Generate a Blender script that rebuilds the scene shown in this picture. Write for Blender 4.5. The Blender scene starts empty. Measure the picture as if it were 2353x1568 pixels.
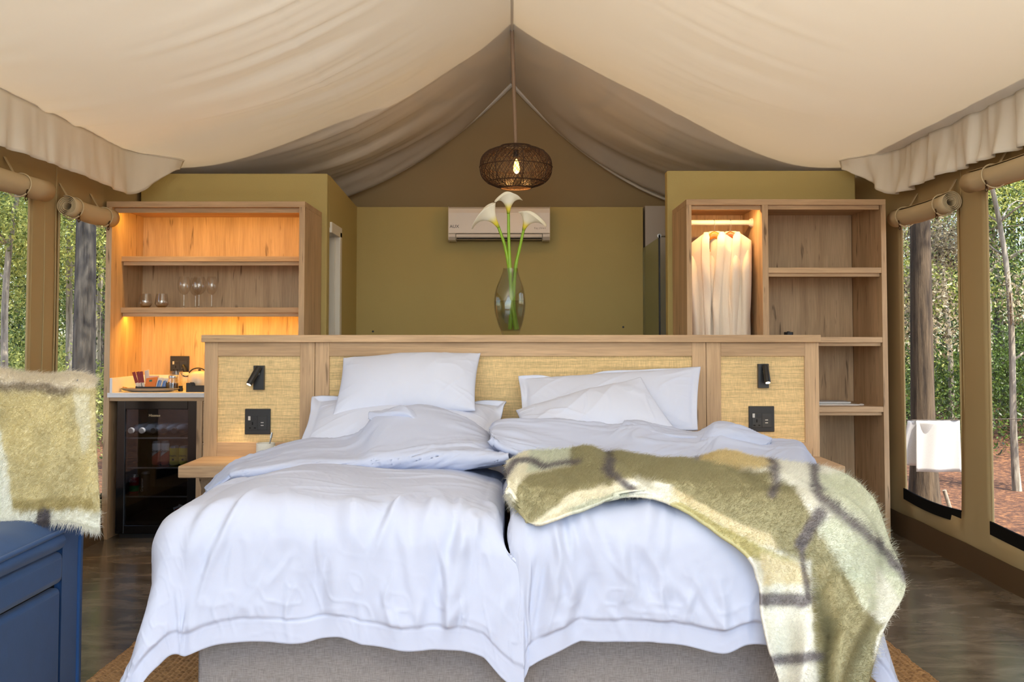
import bpy, math, random
import numpy as np
from mathutils import Vector

C = bpy.context.scene.collection
PI = math.pi

# ------------------------------------------------------------------ camera
F, TILT, CYP, EYE = 2280.0, math.radians(2.34), 682.0, 1.254
sc = bpy.context.scene
cam_data = bpy.data.cameras.new('camera')
cam = bpy.data.objects.new('camera', cam_data)
C.objects.link(cam)
cam.location = (0, 0, EYE)
cam.rotation_euler = (PI/2 + TILT, 0, 0)
cam_data.sensor_width = 36
cam_data.lens = F/2353*36
cam_data.shift_y = -(784-CYP)/2353
cam_data.clip_start = 0.05
cam_data.clip_end = 300
sc.camera = cam

# ------------------------------------------------------------------ world, sun, daylight at the open front
sc.view_settings.view_transform = 'Standard'
sc.view_settings.look = 'None'
sc.view_settings.gamma = 1
sc.view_settings.use_curve_mapping = False
sc.view_settings.exposure = 0.42
world = bpy.data.worlds.new('world')
sc.world = world
world.use_nodes = True
wn = world.node_tree
sky = wn.nodes.new('ShaderNodeTexSky')
sky.sky_type = 'NISHITA'
sky.sun_disc = False
sky.sun_elevation = math.radians(52)
sky.sun_rotation = math.radians(120)
wn.links.new(sky.outputs[0], wn.nodes['Background'].inputs[0])
wn.nodes['Background'].inputs[1].default_value = 0.42


def lamp(name, kind, loc, power, color, rot=None, aim=None, **kw):
    d = bpy.data.lights.new(name, kind)
    d.energy = power
    d.color = color
    for k, v in kw.items():
        setattr(d, k, v)
    o = bpy.data.objects.new(name, d)
    C.objects.link(o)
    o.location = loc
    if aim is not None:
        o.rotation_euler = (Vector(aim)-Vector(loc)).to_track_quat('-Z', 'Y').to_euler()
    elif rot is not None:
        o.rotation_euler = rot
    return o


lamp('sun', 'SUN', (9, -13, 30), 10.0, (1.0, 0.94, 0.83), aim=(0, 0, 0), angle=0.01)
# daylight from the clearing in front of the open tent
lamp('front_daylight', 'AREA', (0, -7.0, 2.1), 230, (0.76, 0.87, 1.0), rot=(PI/2, 0, 0), shape='RECTANGLE', size=9.0, size_y=4.4)
# unseen fill light added near the floor, aimed up to brighten the ceiling
lamp('ceiling_fill', 'AREA', (0, -0.6, 0.06), 440, (0.84, 0.92, 1.0), aim=(0, 0.3, 3.0), shape='RECTANGLE', size=4.6, size_y=2.0, spread=math.radians(118))

# ------------------------------------------------------------------ helpers
def P(px, py, y):
    """The point at depth y that the photograph shows at pixel (px, py)."""
    u, v = (px-1176.5)/F, (CYP-py)/F
    c, s = math.cos(TILT), math.sin(TILT)
    k = y/(c-v*s)
    return np.array([u*k, y, EYE+(s+v*c)*k])


def pix(pts):
    p = np.asarray(pts, float)
    c, s = math.cos(TILT), math.sin(TILT)
    x, y, z = p[..., 0], p[..., 1], p[..., 2]-EYE
    fw = y*c+z*s
    up = -y*s+z*c
    return np.stack([1176.5+F*x/fw, CYP-F*up/fw], -1)


def _hash(ix, iy, iz, seed):
    n = (ix*374761393+iy*668265263+iz*2147483647+seed*1274126177) & 0xffffffff
    n = ((n ^ (n >> 13))*1274126177) & 0xffffffff
    n = n ^ (n >> 16)
    return (n & 0xffff)/32767.5-1


def noise(p, seed=0):
    p = np.asarray(p, float)
    i = np.floor(p).astype(np.int64)
    f = p-i
    f = f*f*f*(f*(f*6-15)+10)
    out = 0
    for dx in (0, 1):
        wx = f[..., 0] if dx else 1-f[..., 0]
        for dy in (0, 1):
            wy = f[..., 1] if dy else 1-f[..., 1]
            for dz in (0, 1):
                wz = f[..., 2] if dz else 1-f[..., 2]
                out = out+wx*wy*wz*_hash(i[..., 0]+dx, i[..., 1]+dy, i[..., 2]+dz, seed)
    return out


def fbm(p, octaves=3, seed=0):
    p = np.asarray(p, float)
    a, s, out = 1.0, 0.0, 0
    for k in range(octaves):
        out = out+a*noise(p*(2.03**k)+k*7.3, seed+k)
        s += a
        a *= 0.5
    return out/s


def st(*a):
    return np.stack(np.broadcast_arrays(*a), -1)


def sstep(a, b, x):
    t = np.clip((np.asarray(x, float)-a)/(b-a), 0, 1)
    return t*t*(3-2*t)


def spline(pts, n, axis=0):
    """Catmull-Rom through control points along one axis."""
    p = np.moveaxis(np.asarray(pts, float), axis, 0)
    k = len(p)
    ext = np.concatenate([2*p[:1]-p[1:2], p, 2*p[-1:]-p[-2:-1]])
    t = np.linspace(0, k-1, n)
    i = np.minimum(t.astype(int), k-2)
    f = (t-i).reshape((-1,)+(1,)*(p.ndim-1))
    a, b, c, d = ext[i], ext[i+1], ext[i+2], ext[i+3]
    r = 0.5*(2*b+(c-a)*f+(2*a-5*b+4*c-d)*f*f+(3*b-a-3*c+d)*f**3)
    return np.moveaxis(r, 0, axis)


def creases(su, sv, ang, short, long_, seed, p=4):
    """Sparse soft creases in metres: ridges about `short` apart and `long_` in length, running along direction `ang`."""
    su = su+.25*short*noise(st(su/short*.35, sv/short*.35, 0*su), seed+3)
    x = su*math.cos(ang)+sv*math.sin(ang)
    y = -su*math.sin(ang)+sv*math.cos(ang)
    r = 1-np.abs(noise(st(x/long_, y/short, 0*su), seed))
    mask = sstep(-.25, .45, noise(st(su/long_*1.3, sv/long_*1.3, 0*su), seed+9))
    return r**p*mask


def strokes(A, B, n, box, wid, amp, ang, seed, length=(.12, .35)):
    """Soft single folds: short raised strokes of random place and slant inside a box of the cloth."""
    r = np.random.default_rng(seed)
    d = 0*A
    for _ in range(n):
        a0, b0 = box[0]+(box[1]-box[0])*r.random(), box[2]+(box[3]-box[2])*r.random()
        t = ang[0]+(ang[1]-ang[0])*r.random()
        L = length[0]+(length[1]-length[0])*r.random()
        w = wid*(.6+.9*r.random())
        x = (A-a0)*math.cos(t)+(B-b0)*math.sin(t)
        y = -(A-a0)*math.sin(t)+(B-b0)*math.cos(t)+.25*w*np.sin(x/L*4+r.random()*6)+.6*(r.random()-.5)*x*x/L
        k = np.exp(-(y/w)**2)-.45*np.exp(-((y-1.6*w)/(1.3*w))**2)
        d = d+amp*(.5+r.random())*k*np.exp(-(x/(.5*L))**4)
    return d


def normals(g):
    du = np.gradient(g, axis=0)
    dv = np.gradient(g, axis=1)
    n = np.cross(du, dv)
    return n/np.maximum(np.linalg.norm(n, axis=-1, keepdims=True), 1e-9)


class MB:
    def __init__(self):
        self.v, self.f, self.n = [], [], 0

    def add(self, vs, fs):
        vs = np.asarray(vs, float).reshape(-1, 3)
        self.v.append(vs)
        b = self.n
        self.f.extend([tuple(int(i)+b for i in q) for q in fs])
        self.n += len(vs)
        return self

    def box(self, x0, x1, y0, y1, z0, z1):
        vs = [(x, y, z) for x in (x0, x1) for y in (y0, y1) for z in (z0, z1)]
        return self.add(vs, [(0, 1, 3, 2), (4, 6, 7, 5), (0, 4, 5, 1), (2, 3, 7, 6), (0, 2, 6, 4), (1, 5, 7, 3)])

    def obox(self, c, ax, ay, az):
        c, ax, ay, az = [np.asarray(q, float) for q in (c, ax, ay, az)]
        vs = [c+i*ax+j*ay+k*az for i in (-1, 1) for j in (-1, 1) for k in (-1, 1)]
        return self.add(vs, [(0, 1, 3, 2), (4, 6, 7, 5), (0, 4, 5, 1), (2, 3, 7, 6), (0, 2, 6, 4), (1, 5, 7, 3)])

    def prism(self, poly, axis, a, b):
        """Extrude a 2D polygon along axis 'x','y' or 'z' from a to b."""
        def put(p, h):
            return {'x': (h, p[0], p[1]), 'y': (p[0], h, p[1]), 'z': (p[0], p[1], h)}[axis]
        n = len(poly)
        vs = [put(p, a) for p in poly]+[put(p, b) for p in poly]
        fs = [tuple(range(n)), tuple(range(2*n-1, n-1, -1))]+[(i, (i+1) % n+0, (i+1) % n+n, i+n) for i in range(n)]
        return self.add(vs, fs)

    def tube(self, path, r, n=10, caps=True, closed=False):
        path = np.asarray(path, float)
        m = len(path)
        r = np.broadcast_to(np.asarray(r, float), (m,))
        tan = np.gradient(path, axis=0)
        if closed:
            tan = np.roll(path, -1, 0)-np.roll(path, 1, 0)
        tan /= np.maximum(np.linalg.norm(tan, axis=1, keepdims=True), 1e-9)
        ref = np.array([0, 0, 1.0]) if abs(tan[0][2]) < 0.9 else np.array([1.0, 0, 0])
        a = np.cross(tan[0], ref)
        a /= np.linalg.norm(a)
        vs = []
        for i in range(m):
            a = a-tan[i]*np.dot(a, tan[i])
            a /= max(np.linalg.norm(a), 1e-9)
            b = np.cross(tan[i], a)
            for k in range(n):
                t = 2*PI*k/n
                vs.append(path[i]+r[i]*(math.cos(t)*a+math.sin(t)*b))
        fs = []
        for i in range(m if closed else m-1):
            j = (i+1) % m
            for k in range(n):
                fs.append((i*n+k, i*n+(k+1) % n, j*n+(k+1) % n, j*n+k))
        if caps and not closed:
            fs.append(tuple(range(n-1, -1, -1)))
            fs.append(tuple((m-1)*n+k for k in range(n)))
        return self.add(vs, fs)

    def cyl(self, p0, p1, r0, r1=None, n=20, caps=True):
        return self.tube([p0, p1], [r0, r0 if r1 is None else r1], n, caps)

    def lathe(self, prof, c=(0, 0, 0), n=32, caps=True, sx=1.0, sy=1.0):
        vs, fs = [], []
        for r, z in prof:
            for k in range(n):
                t = 2*PI*k/n
                vs.append((c[0]+r*sx*math.cos(t), c[1]+r*sy*math.sin(t), c[2]+z))
        m = len(prof)
        for i in range(m-1):
            for k in range(n):
                fs.append((i*n+k, i*n+(k+1) % n, (i+1)*n+(k+1) % n, (i+1)*n+k))
        if caps:
            if prof[0][0] > 1e-6:
                fs.append(tuple(range(n-1, -1, -1)))
            if prof[-1][0] > 1e-6:
                fs.append(tuple((m-1)*n+k for k in range(n)))
        return self.add(vs, fs)

    def grid(self, g, wrap=False):
        g = np.asarray(g, float)
        h, w = g.shape[:2]
        fs = []
        for i in range(h-1):
            for j in range(w if wrap else w-1):
                k = (j+1) % w
                fs.append((i*w+j, i*w+k, (i+1)*w+k, (i+1)*w+j))
        return self.add(g.reshape(-1, 3), fs)


def origin_of(o):
    p = np.zeros(3)
    while o is not None:
        p = p+np.array(o.location)
        o = o.parent
    return p


def obj(name, mb, mat, parent=None, smooth=None, bevel=0.0, seg=2, col=None, solid=0.0, kind=None, label=None):
    v = np.concatenate(mb.v) if isinstance(mb, MB) else mb[0]
    f = mb.f if isinstance(mb, MB) else mb[1]
    if parent is not None:
        v = v-origin_of(parent)
    me = bpy.data.meshes.new(name)
    me.from_pydata(v.tolist(), [], f)
    if smooth is not None:
        me.shade_smooth()
        if smooth < 180:
            me.set_sharp_from_angle(angle=math.radians(smooth))
    if col is not None:
        a = me.color_attributes.new('dye', 'FLOAT_COLOR', 'POINT')
        c4 = np.ones((len(v), 4), np.float32)
        c4[:, :3] = col
        a.data.foreach_set('color', c4.ravel())
    me.materials.append(mat)
    o = bpy.data.objects.new(name, me)
    C.objects.link(o)
    if parent is not None:
        o.parent = parent
    if solid:
        m = o.modifiers.new('solid', 'SOLIDIFY')
        m.thickness = solid
        m.offset = -1
    if bevel:
        m = o.modifiers.new('bevel', 'BEVEL')
        m.width = bevel
        m.segments = seg
        m.limit_method = 'ANGLE'
        m.angle_limit = math.radians(40)
    if kind:
        o['kind'] = kind
    if label:
        o['label'] = label
    return o


def tag(o, label, cat, group=None, kind=None):
    o['label'] = label
    o['category'] = cat
    if group:
        o['group'] = group
    if kind:
        o['kind'] = kind
    return o


def thing(name, label, cat, loc=(0, 0, 0), group=None):
    o = bpy.data.objects.new(name, None)
    o.empty_display_size = 0.05
    C.objects.link(o)
    o.location = [float(q) for q in loc]
    return tag(o, label, cat, group)


def struct(name, mb=None, mat=None, loc=(0, 0, 0), **kw):
    if mb is None:
        o = bpy.data.objects.new(name, None)
        o.empty_display_size = 0.05
        C.objects.link(o)
        o.location = loc
    else:
        o = obj(name, mb, mat, **kw)
    o['kind'] = 'structure'
    return o


def kids(o):
    return [c for c in C.objects if c.parent == o]


def dup(root, loc, rz=0.0, label=None, scale=None):
    r = root.copy()
    C.objects.link(r)
    r.location = [float(q) for q in loc]
    r.rotation_euler = (0, 0, rz)
    if scale:
        r.scale = (scale,)*3
    if label:
        r['label'] = label
    for ch in kids(root):
        c = ch.copy()
        C.objects.link(c)
        c.parent = r
        for g in kids(ch):
            d = g.copy()
            C.objects.link(d)
            d.parent = c
    return r


# ------------------------------------------------------------------ materials
def new_mat(name):
    m = bpy.data.materials.new(name)
    m.use_nodes = True
    nt = m.node_tree
    b = nt.nodes['Principled BSDF']
    return m, nt, b


def N(nt, kind, **kw):
    n = nt.nodes.new(kind)
    for k, v in kw.items():
        if k in n.inputs:
            n.inputs[k].default_value = v
        else:
            setattr(n, k, v)
    return n


def lin(r, g, b):
    """sRGB 0..255 to linear."""
    def f(c):
        c /= 255.0
        return c/12.92 if c <= 0.04045 else ((c+0.055)/1.055)**2.4
    return (f(r), f(g), f(b), 1.0)


def plain(name, col, rough=0.5, metal=0.0, bump=0.0, bscale=200.0, var=0.0, vscale=6.0, coat=0.0, sheen=0.0, spec=None):
    m, nt, b = new_mat(name)
    b.inputs['Base Color'].default_value = col
    b.inputs['Roughness'].default_value = rough
    b.inputs['Metallic'].default_value = metal
    b.inputs['Coat Weight'].default_value = coat
    b.inputs['Sheen Weight'].default_value = sheen
    if spec is not None:
        b.inputs['Specular IOR Level'].default_value = spec
    tc = N(nt, 'ShaderNodeTexCoord')
    if var:
        n = N(nt, 'ShaderNodeTexNoise', Scale=vscale, Detail=4.0)
        nt.links.new(tc.outputs['Object'], n.inputs['Vector'])
        mx = N(nt, 'ShaderNodeMix', data_type='RGBA')
        mx.inputs[6].default_value = tuple(c*(1-var) for c in col[:3])+(1,)
        mx.inputs[7].default_value = tuple(min(1, c*(1+var)) for c in col[:3])+(1,)
        nt.links.new(n.outputs['Fac'], mx.inputs[0])
        nt.links.new(mx.outputs[2], b.inputs['Base Color'])
    if bump:
        n = N(nt, 'ShaderNodeTexNoise', Scale=bscale, Detail=3.0)
        nt.links.new(tc.outputs['Object'], n.inputs['Vector'])
        bp = N(nt, 'ShaderNodeBump', Strength=bump, Distance=0.01)
        nt.links.new(n.outputs['Fac'], bp.inputs['Height'])
        nt.links.new(bp.outputs['Normal'], b.inputs['Normal'])
    return m


def wood(name, col, axis=2, dark=0.62, rough=0.5, knots=True):
    """Oak board: fine grain drawn out along one axis, broad tonal bands and dark splits."""
    m, nt, b = new_mat(name)
    tc = N(nt, 'ShaderNodeTexCoord')
    def stretched(along, across):
        s = [across]*3
        s[axis] = along
        mp = N(nt, 'ShaderNodeMapping')
        mp.inputs['Scale'].default_value = s
        nt.links.new(tc.outputs['Object'], mp.inputs['Vector'])
        return mp
    fine = N(nt, 'ShaderNodeTexNoise', Scale=1.0, Detail=6.0, Roughness=0.65)
    nt.links.new(stretched(5, 130).outputs[0], fine.inputs['Vector'])
    broad = N(nt, 'ShaderNodeTexNoise', Scale=1.0, Detail=3.0, Distortion=0.6)
    nt.links.new(stretched(1.3, 11).outputs[0], broad.inputs['Vector'])
    crack = N(nt, 'ShaderNodeTexNoise', Scale=1.0, Detail=2.5, Distortion=0.4)
    nt.links.new(stretched(4.0, 34).outputs[0], crack.inputs['Vector'])
    r1 = N(nt, 'ShaderNodeValToRGB')
    r1.color_ramp.elements[0].position, r1.color_ramp.elements[1].position = 0.3, 0.72
    r1.color_ramp.elements[0].color = tuple(c*0.80 for c in col[:3])+(1,)
    r1.color_ramp.elements[1].color = tuple(min(1, c*1.12) for c in col[:3])+(1,)
    nt.links.new(fine.outputs['Fac'], r1.inputs[0])
    m2 = N(nt, 'ShaderNodeMix', data_type='RGBA', blend_type='MULTIPLY')
    m2.inputs[0].default_value = 1
    r2 = N(nt, 'ShaderNodeValToRGB')
    r2.color_ramp.elements[0].position, r2.color_ramp.elements[1].position = 0.32, 0.66
    r2.color_ramp.elements[0].color = (0.80, 0.77, 0.74, 1)
    r2.color_ramp.elements[1].color = (1.08, 1.08, 1.08, 1)
    nt.links.new(broad.outputs['Fac'], r2.inputs[0])
    nt.links.new(r1.outputs[0], m2.inputs[6])
    nt.links.new(r2.outputs[0], m2.inputs[7])
    m3 = N(nt, 'ShaderNodeMix', data_type='RGBA', blend_type='MULTIPLY')
    r3 = N(nt, 'ShaderNodeValToRGB')
    e = r3.color_ramp.elements
    e[0].position, e[0].color = 0.27, (dark*0.6, dark*0.55, dark*0.5, 1)
    e[1].position, e[1].color = 0.365, (1, 1, 1, 1)
    nt.links.new(crack.outputs['Fac'], r3.inputs[0])
    m3.inputs[0].default_value = 1.0 if knots else 0.25
    nt.links.new(m2.outputs[2], m3.inputs[6])
    nt.links.new(r3.outputs[0], m3.inputs[7])
    nt.links.new(m3.outputs[2], b.inputs['Base Color'])
    b.inputs['Roughness'].default_value = rough
    b.inputs['Specular IOR Level'].default_value = 0.3
    bp = N(nt, 'ShaderNodeBump', Strength=0.12, Distance=0.004)
    nt.links.new(fine.outputs['Fac'], bp.inputs['Height'])
    nt.links.new(bp.outputs['Normal'], b.inputs['Normal'])
    return m


def weave(name, col, scale, axes=(0, 2), contrast=0.35, streak=0.0, rough=0.9, bump=0.3, blotch=0.08):
    """Two crossing sets of threads, each uneven in tone."""
    m, nt, b = new_mat(name)
    tc = N(nt, 'ShaderNodeTexCoord')
    sep = N(nt, 'ShaderNodeSeparateXYZ')
    nt.links.new(tc.outputs['Object'], sep.inputs[0])
    facs = []
    for k, ax in enumerate(axes):
        s = [3.0*scale/60]*3
        s[ax] = scale*(1.0 if k == 0 else 0.8)
        mp = N(nt, 'ShaderNodeMapping')
        mp.inputs['Scale'].default_value = s
        nt.links.new(tc.outputs['Object'], mp.inputs['Vector'])
        n = N(nt, 'ShaderNodeTexNoise', Scale=1.0, Detail=2.0, Roughness=0.7)
        nt.links.new(mp.outputs[0], n.inputs['Vector'])
        facs.append(n)
    ad = N(nt, 'ShaderNodeMath', operation='ADD')
    nt.links.new(facs[0].outputs['Fac'], ad.inputs[0])
    nt.links.new(facs[1].outputs['Fac'], ad.inputs[1])
    r = N(nt, 'ShaderNodeMapRange')
    r.inputs['From Min'].default_value, r.inputs['From Max'].default_value = 0.7, 1.3
    r.inputs['To Min'].default_value, r.inputs['To Max'].default_value = 1-contrast, 1+contrast*0.5
    nt.links.new(ad.outputs[0], r.inputs['Value'])
    bl = N(nt, 'ShaderNodeTexNoise', Scale=5.0, Detail=3.0)
    nt.links.new(tc.outputs['Object'], bl.inputs['Vector'])
    rb = N(nt, 'ShaderNodeMapRange')
    rb.inputs['To Min'].default_value, rb.inputs['To Max'].default_value = 1-blotch, 1+blotch
    nt.links.new(bl.outputs['Fac'], rb.inputs['Value'])
    mu = N(nt, 'ShaderNodeMath', operation='MULTIPLY')
    nt.links.new(r.outputs[0], mu.inputs[0])
    nt.links.new(rb.outputs[0], mu.inputs[1])
    last = mu.outputs[0]
    if streak:
        s = [2.0]*3
        s[axes[1]] = scale*0.28
        mp = N(nt, 'ShaderNodeMapping')
        mp.inputs['Scale'].default_value = s
        nt.links.new(tc.outputs['Object'], mp.inputs['Vector'])
        n = N(nt, 'ShaderNodeTexNoise', Scale=1.0, Detail=3.0, Roughness=0.6)
        nt.links.new(mp.outputs[0], n.inputs['Vector'])
        rs = N(nt, 'ShaderNodeMapRange')
        rs.inputs['From Min'].default_value, rs.inputs['From Max'].default_value = 0.28, 0.55
        rs.inputs['To Min'].default_value, rs.inputs['To Max'].default_value = 1-streak, 1.03
        nt.links.new(n.outputs['Fac'], rs.inputs['Value'])
        mv = N(nt, 'ShaderNodeMath', operation='MULTIPLY')
        nt.links.new(last, mv.inputs[0])
        nt.links.new(rs.outputs[0], mv.inputs[1])
        last = mv.outputs[0]
    mx = N(nt, 'ShaderNodeVectorMath', operation='SCALE')
    mx.inputs[0].default_value = col[:3]
    nt.links.new(last, mx.inputs['Scale'])
    nt.links.new(mx.outputs[0], b.inputs['Base Color'])
    b.inputs['Roughness'].default_value = rough
    b.inputs['Specular IOR Level'].default_value = 0.15
    bp = N(nt, 'ShaderNodeBump', Strength=bump, Distance=0.002)
    nt.links.new(ad.outputs[0], bp.inputs['Height'])
    nt.links.new(bp.outputs['Normal'], b.inputs['Normal'])
    return m


def cloth(name, col, rough=0.85, trans=0.0, bump=0.15, bscale=420.0, sheen=0.0, fold=0.0, fscale=9.0):
    m, nt, b = new_mat(name)
    b.inputs['Base Color'].default_value = col
    b.inputs['Roughness'].default_value = rough
    b.inputs['Specular IOR Level'].default_value = 0.12
    b.inputs['Sheen Weight'].default_value = sheen
    tc = N(nt, 'ShaderNodeTexCoord')
    n = N(nt, 'ShaderNodeTexNoise', Scale=bscale, Detail=2.0)
    nt.links.new(tc.outputs['Object'], n.inputs['Vector'])
    bp = N(nt, 'ShaderNodeBump', Strength=bump, Distance=0.001)
    nt.links.new(n.outputs['Fac'], bp.inputs['Height'])
    last = bp
    if fold:
        n2 = N(nt, 'ShaderNodeTexNoise', Scale=fscale, Detail=5.0, Roughness=0.6, Distortion=1.2)
        nt.links.new(tc.outputs['Object'], n2.inputs['Vector'])
        bp2 = N(nt, 'ShaderNodeBump', Strength=fold, Distance=0.03)
        nt.links.new(n2.outputs['Fac'], bp2.inputs['Height'])
        nt.links.new(bp.outputs['Normal'], bp2.inputs['Normal'])
        last = bp2
    nt.links.new(last.outputs['Normal'], b.inputs['Normal'])
    if trans:
        t = N(nt, 'ShaderNodeBsdfTranslucent', Color=col)
        mx = N(nt, 'ShaderNodeMixShader', Fac=trans)
        nt.links.new(b.outputs[0], mx.inputs[1])
        nt.links.new(t.outputs[0], mx.inputs[2])
        nt.links.new(mx.outputs[0], nt.nodes['Material Output'].inputs[0])
    return m


def dyed(name, rough=0.95, trans=0.0):
    """Colour read from the woven-in dye of the mesh, mottled a little."""
    m, nt, b = new_mat(name)
    at = N(nt, 'ShaderNodeAttribute', attribute_name='dye')
    tc = N(nt, 'ShaderNodeTexCoord')
    n = N(nt, 'ShaderNodeTexNoise', Scale=90.0, Detail=4.0, Roughness=0.7)
    nt.links.new(tc.outputs['Object'], n.inputs['Vector'])
    r = N(nt, 'ShaderNodeMapRange')
    r.inputs['From Min'].default_value, r.inputs['From Max'].default_value = 0.25, 0.75
    r.inputs['To Min'].default_value, r.inputs['To Max'].default_value = 0.80, 1.14
    nt.links.new(n.outputs['Fac'], r.inputs['Value'])
    mx = N(nt, 'ShaderNodeVectorMath', operation='SCALE')
    nt.links.new(at.outputs['Color'], mx.inputs[0])
    nt.links.new(r.outputs[0], mx.inputs['Scale'])
    nt.links.new(mx.outputs[0], b.inputs['Base Color'])
    b.inputs['Roughness'].default_value = rough
    b.inputs['Specular IOR Level'].default_value = 0.05
    return m


def pane_glass(name, tint, fac_min=0.04, rough=0.0, ior=1.45):
    """Thin glass: tinted see-through with a mirror layer that follows the angle of view through Fresnel."""
    m, nt, b = new_mat(name)
    nt.nodes.remove(b)
    t = N(nt, 'ShaderNodeBsdfTransparent', Color=tint)
    g = N(nt, 'ShaderNodeBsdfGlossy', Roughness=rough)
    lw = N(nt, 'ShaderNodeLayerWeight', Blend=0.5)
    pw = N(nt, 'ShaderNodeMath', operation='POWER')
    pw.inputs[1].default_value = 4.0
    nt.links.new(lw.outputs['Facing'], pw.inputs[0])
    fr = N(nt, 'ShaderNodeMapRange')
    fr.inputs['To Min'].default_value, fr.inputs['To Max'].default_value = fac_min, 0.75
    nt.links.new(pw.outputs[0], fr.inputs['Value'])
    mx = N(nt, 'ShaderNodeMixShader')
    nt.links.new(fr.outputs[0], mx.inputs[0])
    nt.links.new(t.outputs[0], mx.inputs[1])
    nt.links.new(g.outputs[0], mx.inputs[2])
    nt.links.new(mx.outputs[0], nt.nodes['Material Output'].inputs[0])
    return m


def glow(name, col, strength):
    m, nt, b = new_mat(name)
    b.inputs['Base Color'].default_value = (0.9, 0.9, 0.9, 1)
    b.inputs['Emission Color'].default_value = col
    b.inputs['Emission Strength'].default_value = strength
    return m


M = {}
OAK = lin(201, 168, 130)
M['oak_v'] = wood('oak_vertical', OAK, 2)
M['oak_h'] = wood('oak_horizontal', OAK, 0, knots=False)
M['oak_d'] = wood('oak_along_depth', OAK, 1, knots=False)
M['oak_back'] = wood('oak_back_panel', lin(198, 168, 132), 2)
M['cane'] = weave('woven_cane', lin(236, 205, 150), 420, (0, 2), contrast=0.32, streak=0.26, bump=0.5, blotch=0.06)
M['linen'] = weave('grey_linen', lin(152, 146, 144), 700, (0, 2), contrast=0.40, bump=0.4)
M['sheet'] = cloth('white_cotton', lin(192, 199, 221), bump=0.05, fold=0.0)
M['canvas'] = cloth('cream_canvas', lin(238, 229, 213), rough=0.9, trans=0.24, bump=0.1, bscale=250)
M['valance'] = cloth('cream_valance', lin(244, 236, 220), rough=0.9, trans=0.2, bump=0.15, bscale=250)
M['khaki'] = cloth('khaki_canvas', lin(176, 154, 112), rough=0.9, bump=0.2, bscale=300)
M['khaki_gable'] = cloth('khaki_gable_canvas', lin(172, 150, 112), rough=0.9, bump=0.2, bscale=300)
M['blind'] = cloth('khaki_blind', lin(196, 176, 140), rough=0.8, bump=0.1, bscale=300)
M['plaster'] = plain('olive_plaster', lin(182, 163, 101), 0.7, bump=0.15, bscale=140, var=0.04, vscale=3)
M['white_paint'] = plain('white_paint', lin(225, 220, 208), 0.4)
M['brown_skirt'] = cloth('brown_canvas', lin(92, 72, 50), rough=0.7, bump=0.2, bscale=250)
M['black'] = plain('black_plastic', lin(36, 34, 33), 0.45)
M['black_metal'] = plain('black_metal', lin(30, 28, 27), 0.35, spec=0.5)
M['black_gloss'] = plain('black_gloss', lin(16, 16, 18), 0.15)
M['void'] = plain('dark_recess', lin(10, 10, 10), 0.9)
M['white_plastic'] = plain('white_plastic', lin(224, 214, 202), 0.35)
M['quartz'] = plain('white_stone', lin(232, 228, 224), 0.25, var=0.02, vscale=40)
M['steel'] = plain('brushed_steel', lin(200, 198, 195), 0.3, metal=1.0)
M['brass'] = plain('antique_clip_metal', lin(90, 70, 45), 0.4, metal=0.8)
M['leather'] = plain('dark_strap', lin(66, 50, 34), 0.6)
M['screen_black'] = cloth('black_webbing', lin(20, 18, 16), rough=0.8)
# ------------------------------------------------------------------ floor
def floor_mat():
    m, nt, b = new_mat('polished_concrete')
    tc = N(nt, 'ShaderNodeTexCoord')
    mp = N(nt, 'ShaderNodeMapping')
    mp.inputs['Scale'].default_value = (1.0, 2.2, 1)
    nt.links.new(tc.outputs['Object'], mp.inputs['Vector'])
    n = N(nt, 'ShaderNodeTexNoise', Scale=2.6, Detail=9.0, Roughness=0.68, Distortion=0.8)
    nt.links.new(mp.outputs[0], n.inputs['Vector'])
    r = N(nt, 'ShaderNodeValToRGB')
    e = r.color_ramp.elements
    e[0].position, e[0].color = 0.30, lin(66, 60, 52)
    e[1].position, e[1].color = 0.72, lin(146, 132, 112)
    k = e.new(0.5)
    k.color = lin(104, 95, 82)
    nt.links.new(n.outputs['Fac'], r.inputs[0])
    nt.links.new(r.outputs[0], b.inputs['Base Color'])
    rr = N(nt, 'ShaderNodeMapRange')
    rr.inputs['To Min'].default_value, rr.inputs['To Max'].default_value = 0.10, 0.26
    nt.links.new(n.outputs['Fac'], rr.inputs['Value'])
    nt.links.new(rr.outputs[0], b.inputs['Roughness'])
    w = N(nt, 'ShaderNodeTexNoise', Scale=9.0, Detail=2.0)
    nt.links.new(tc.outputs['Object'], w.inputs['Vector'])
    bp = N(nt, 'ShaderNodeBump', Strength=0.03, Distance=0.02)
    nt.links.new(w.outputs['Fac'], bp.inputs['Height'])
    nt.links.new(bp.outputs['Normal'], b.inputs['Normal'])
    return m


WXS = {-1: 2.575, 1: 2.50}      # canvas side walls stand at x = -2.575 and +2.50
Y0, Y1 = -1.5, 8.62             # open front and gable end of the tent
RIDGE, EAVE = 3.47, 2.43
struct('floor', MB().box(-2.80, 2.75, -2.4, 8.9, -0.12, 0), floor_mat())

# ------------------------------------------------------------------ canvas side walls with window openings
WIN = {-1: [(3.95, 5.26), (5.61, 6.55)], 1: [(5.53, 6.33), (3.95, 5.19)]}
WZ0, WZ1 = 0.25, 2.03


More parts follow.
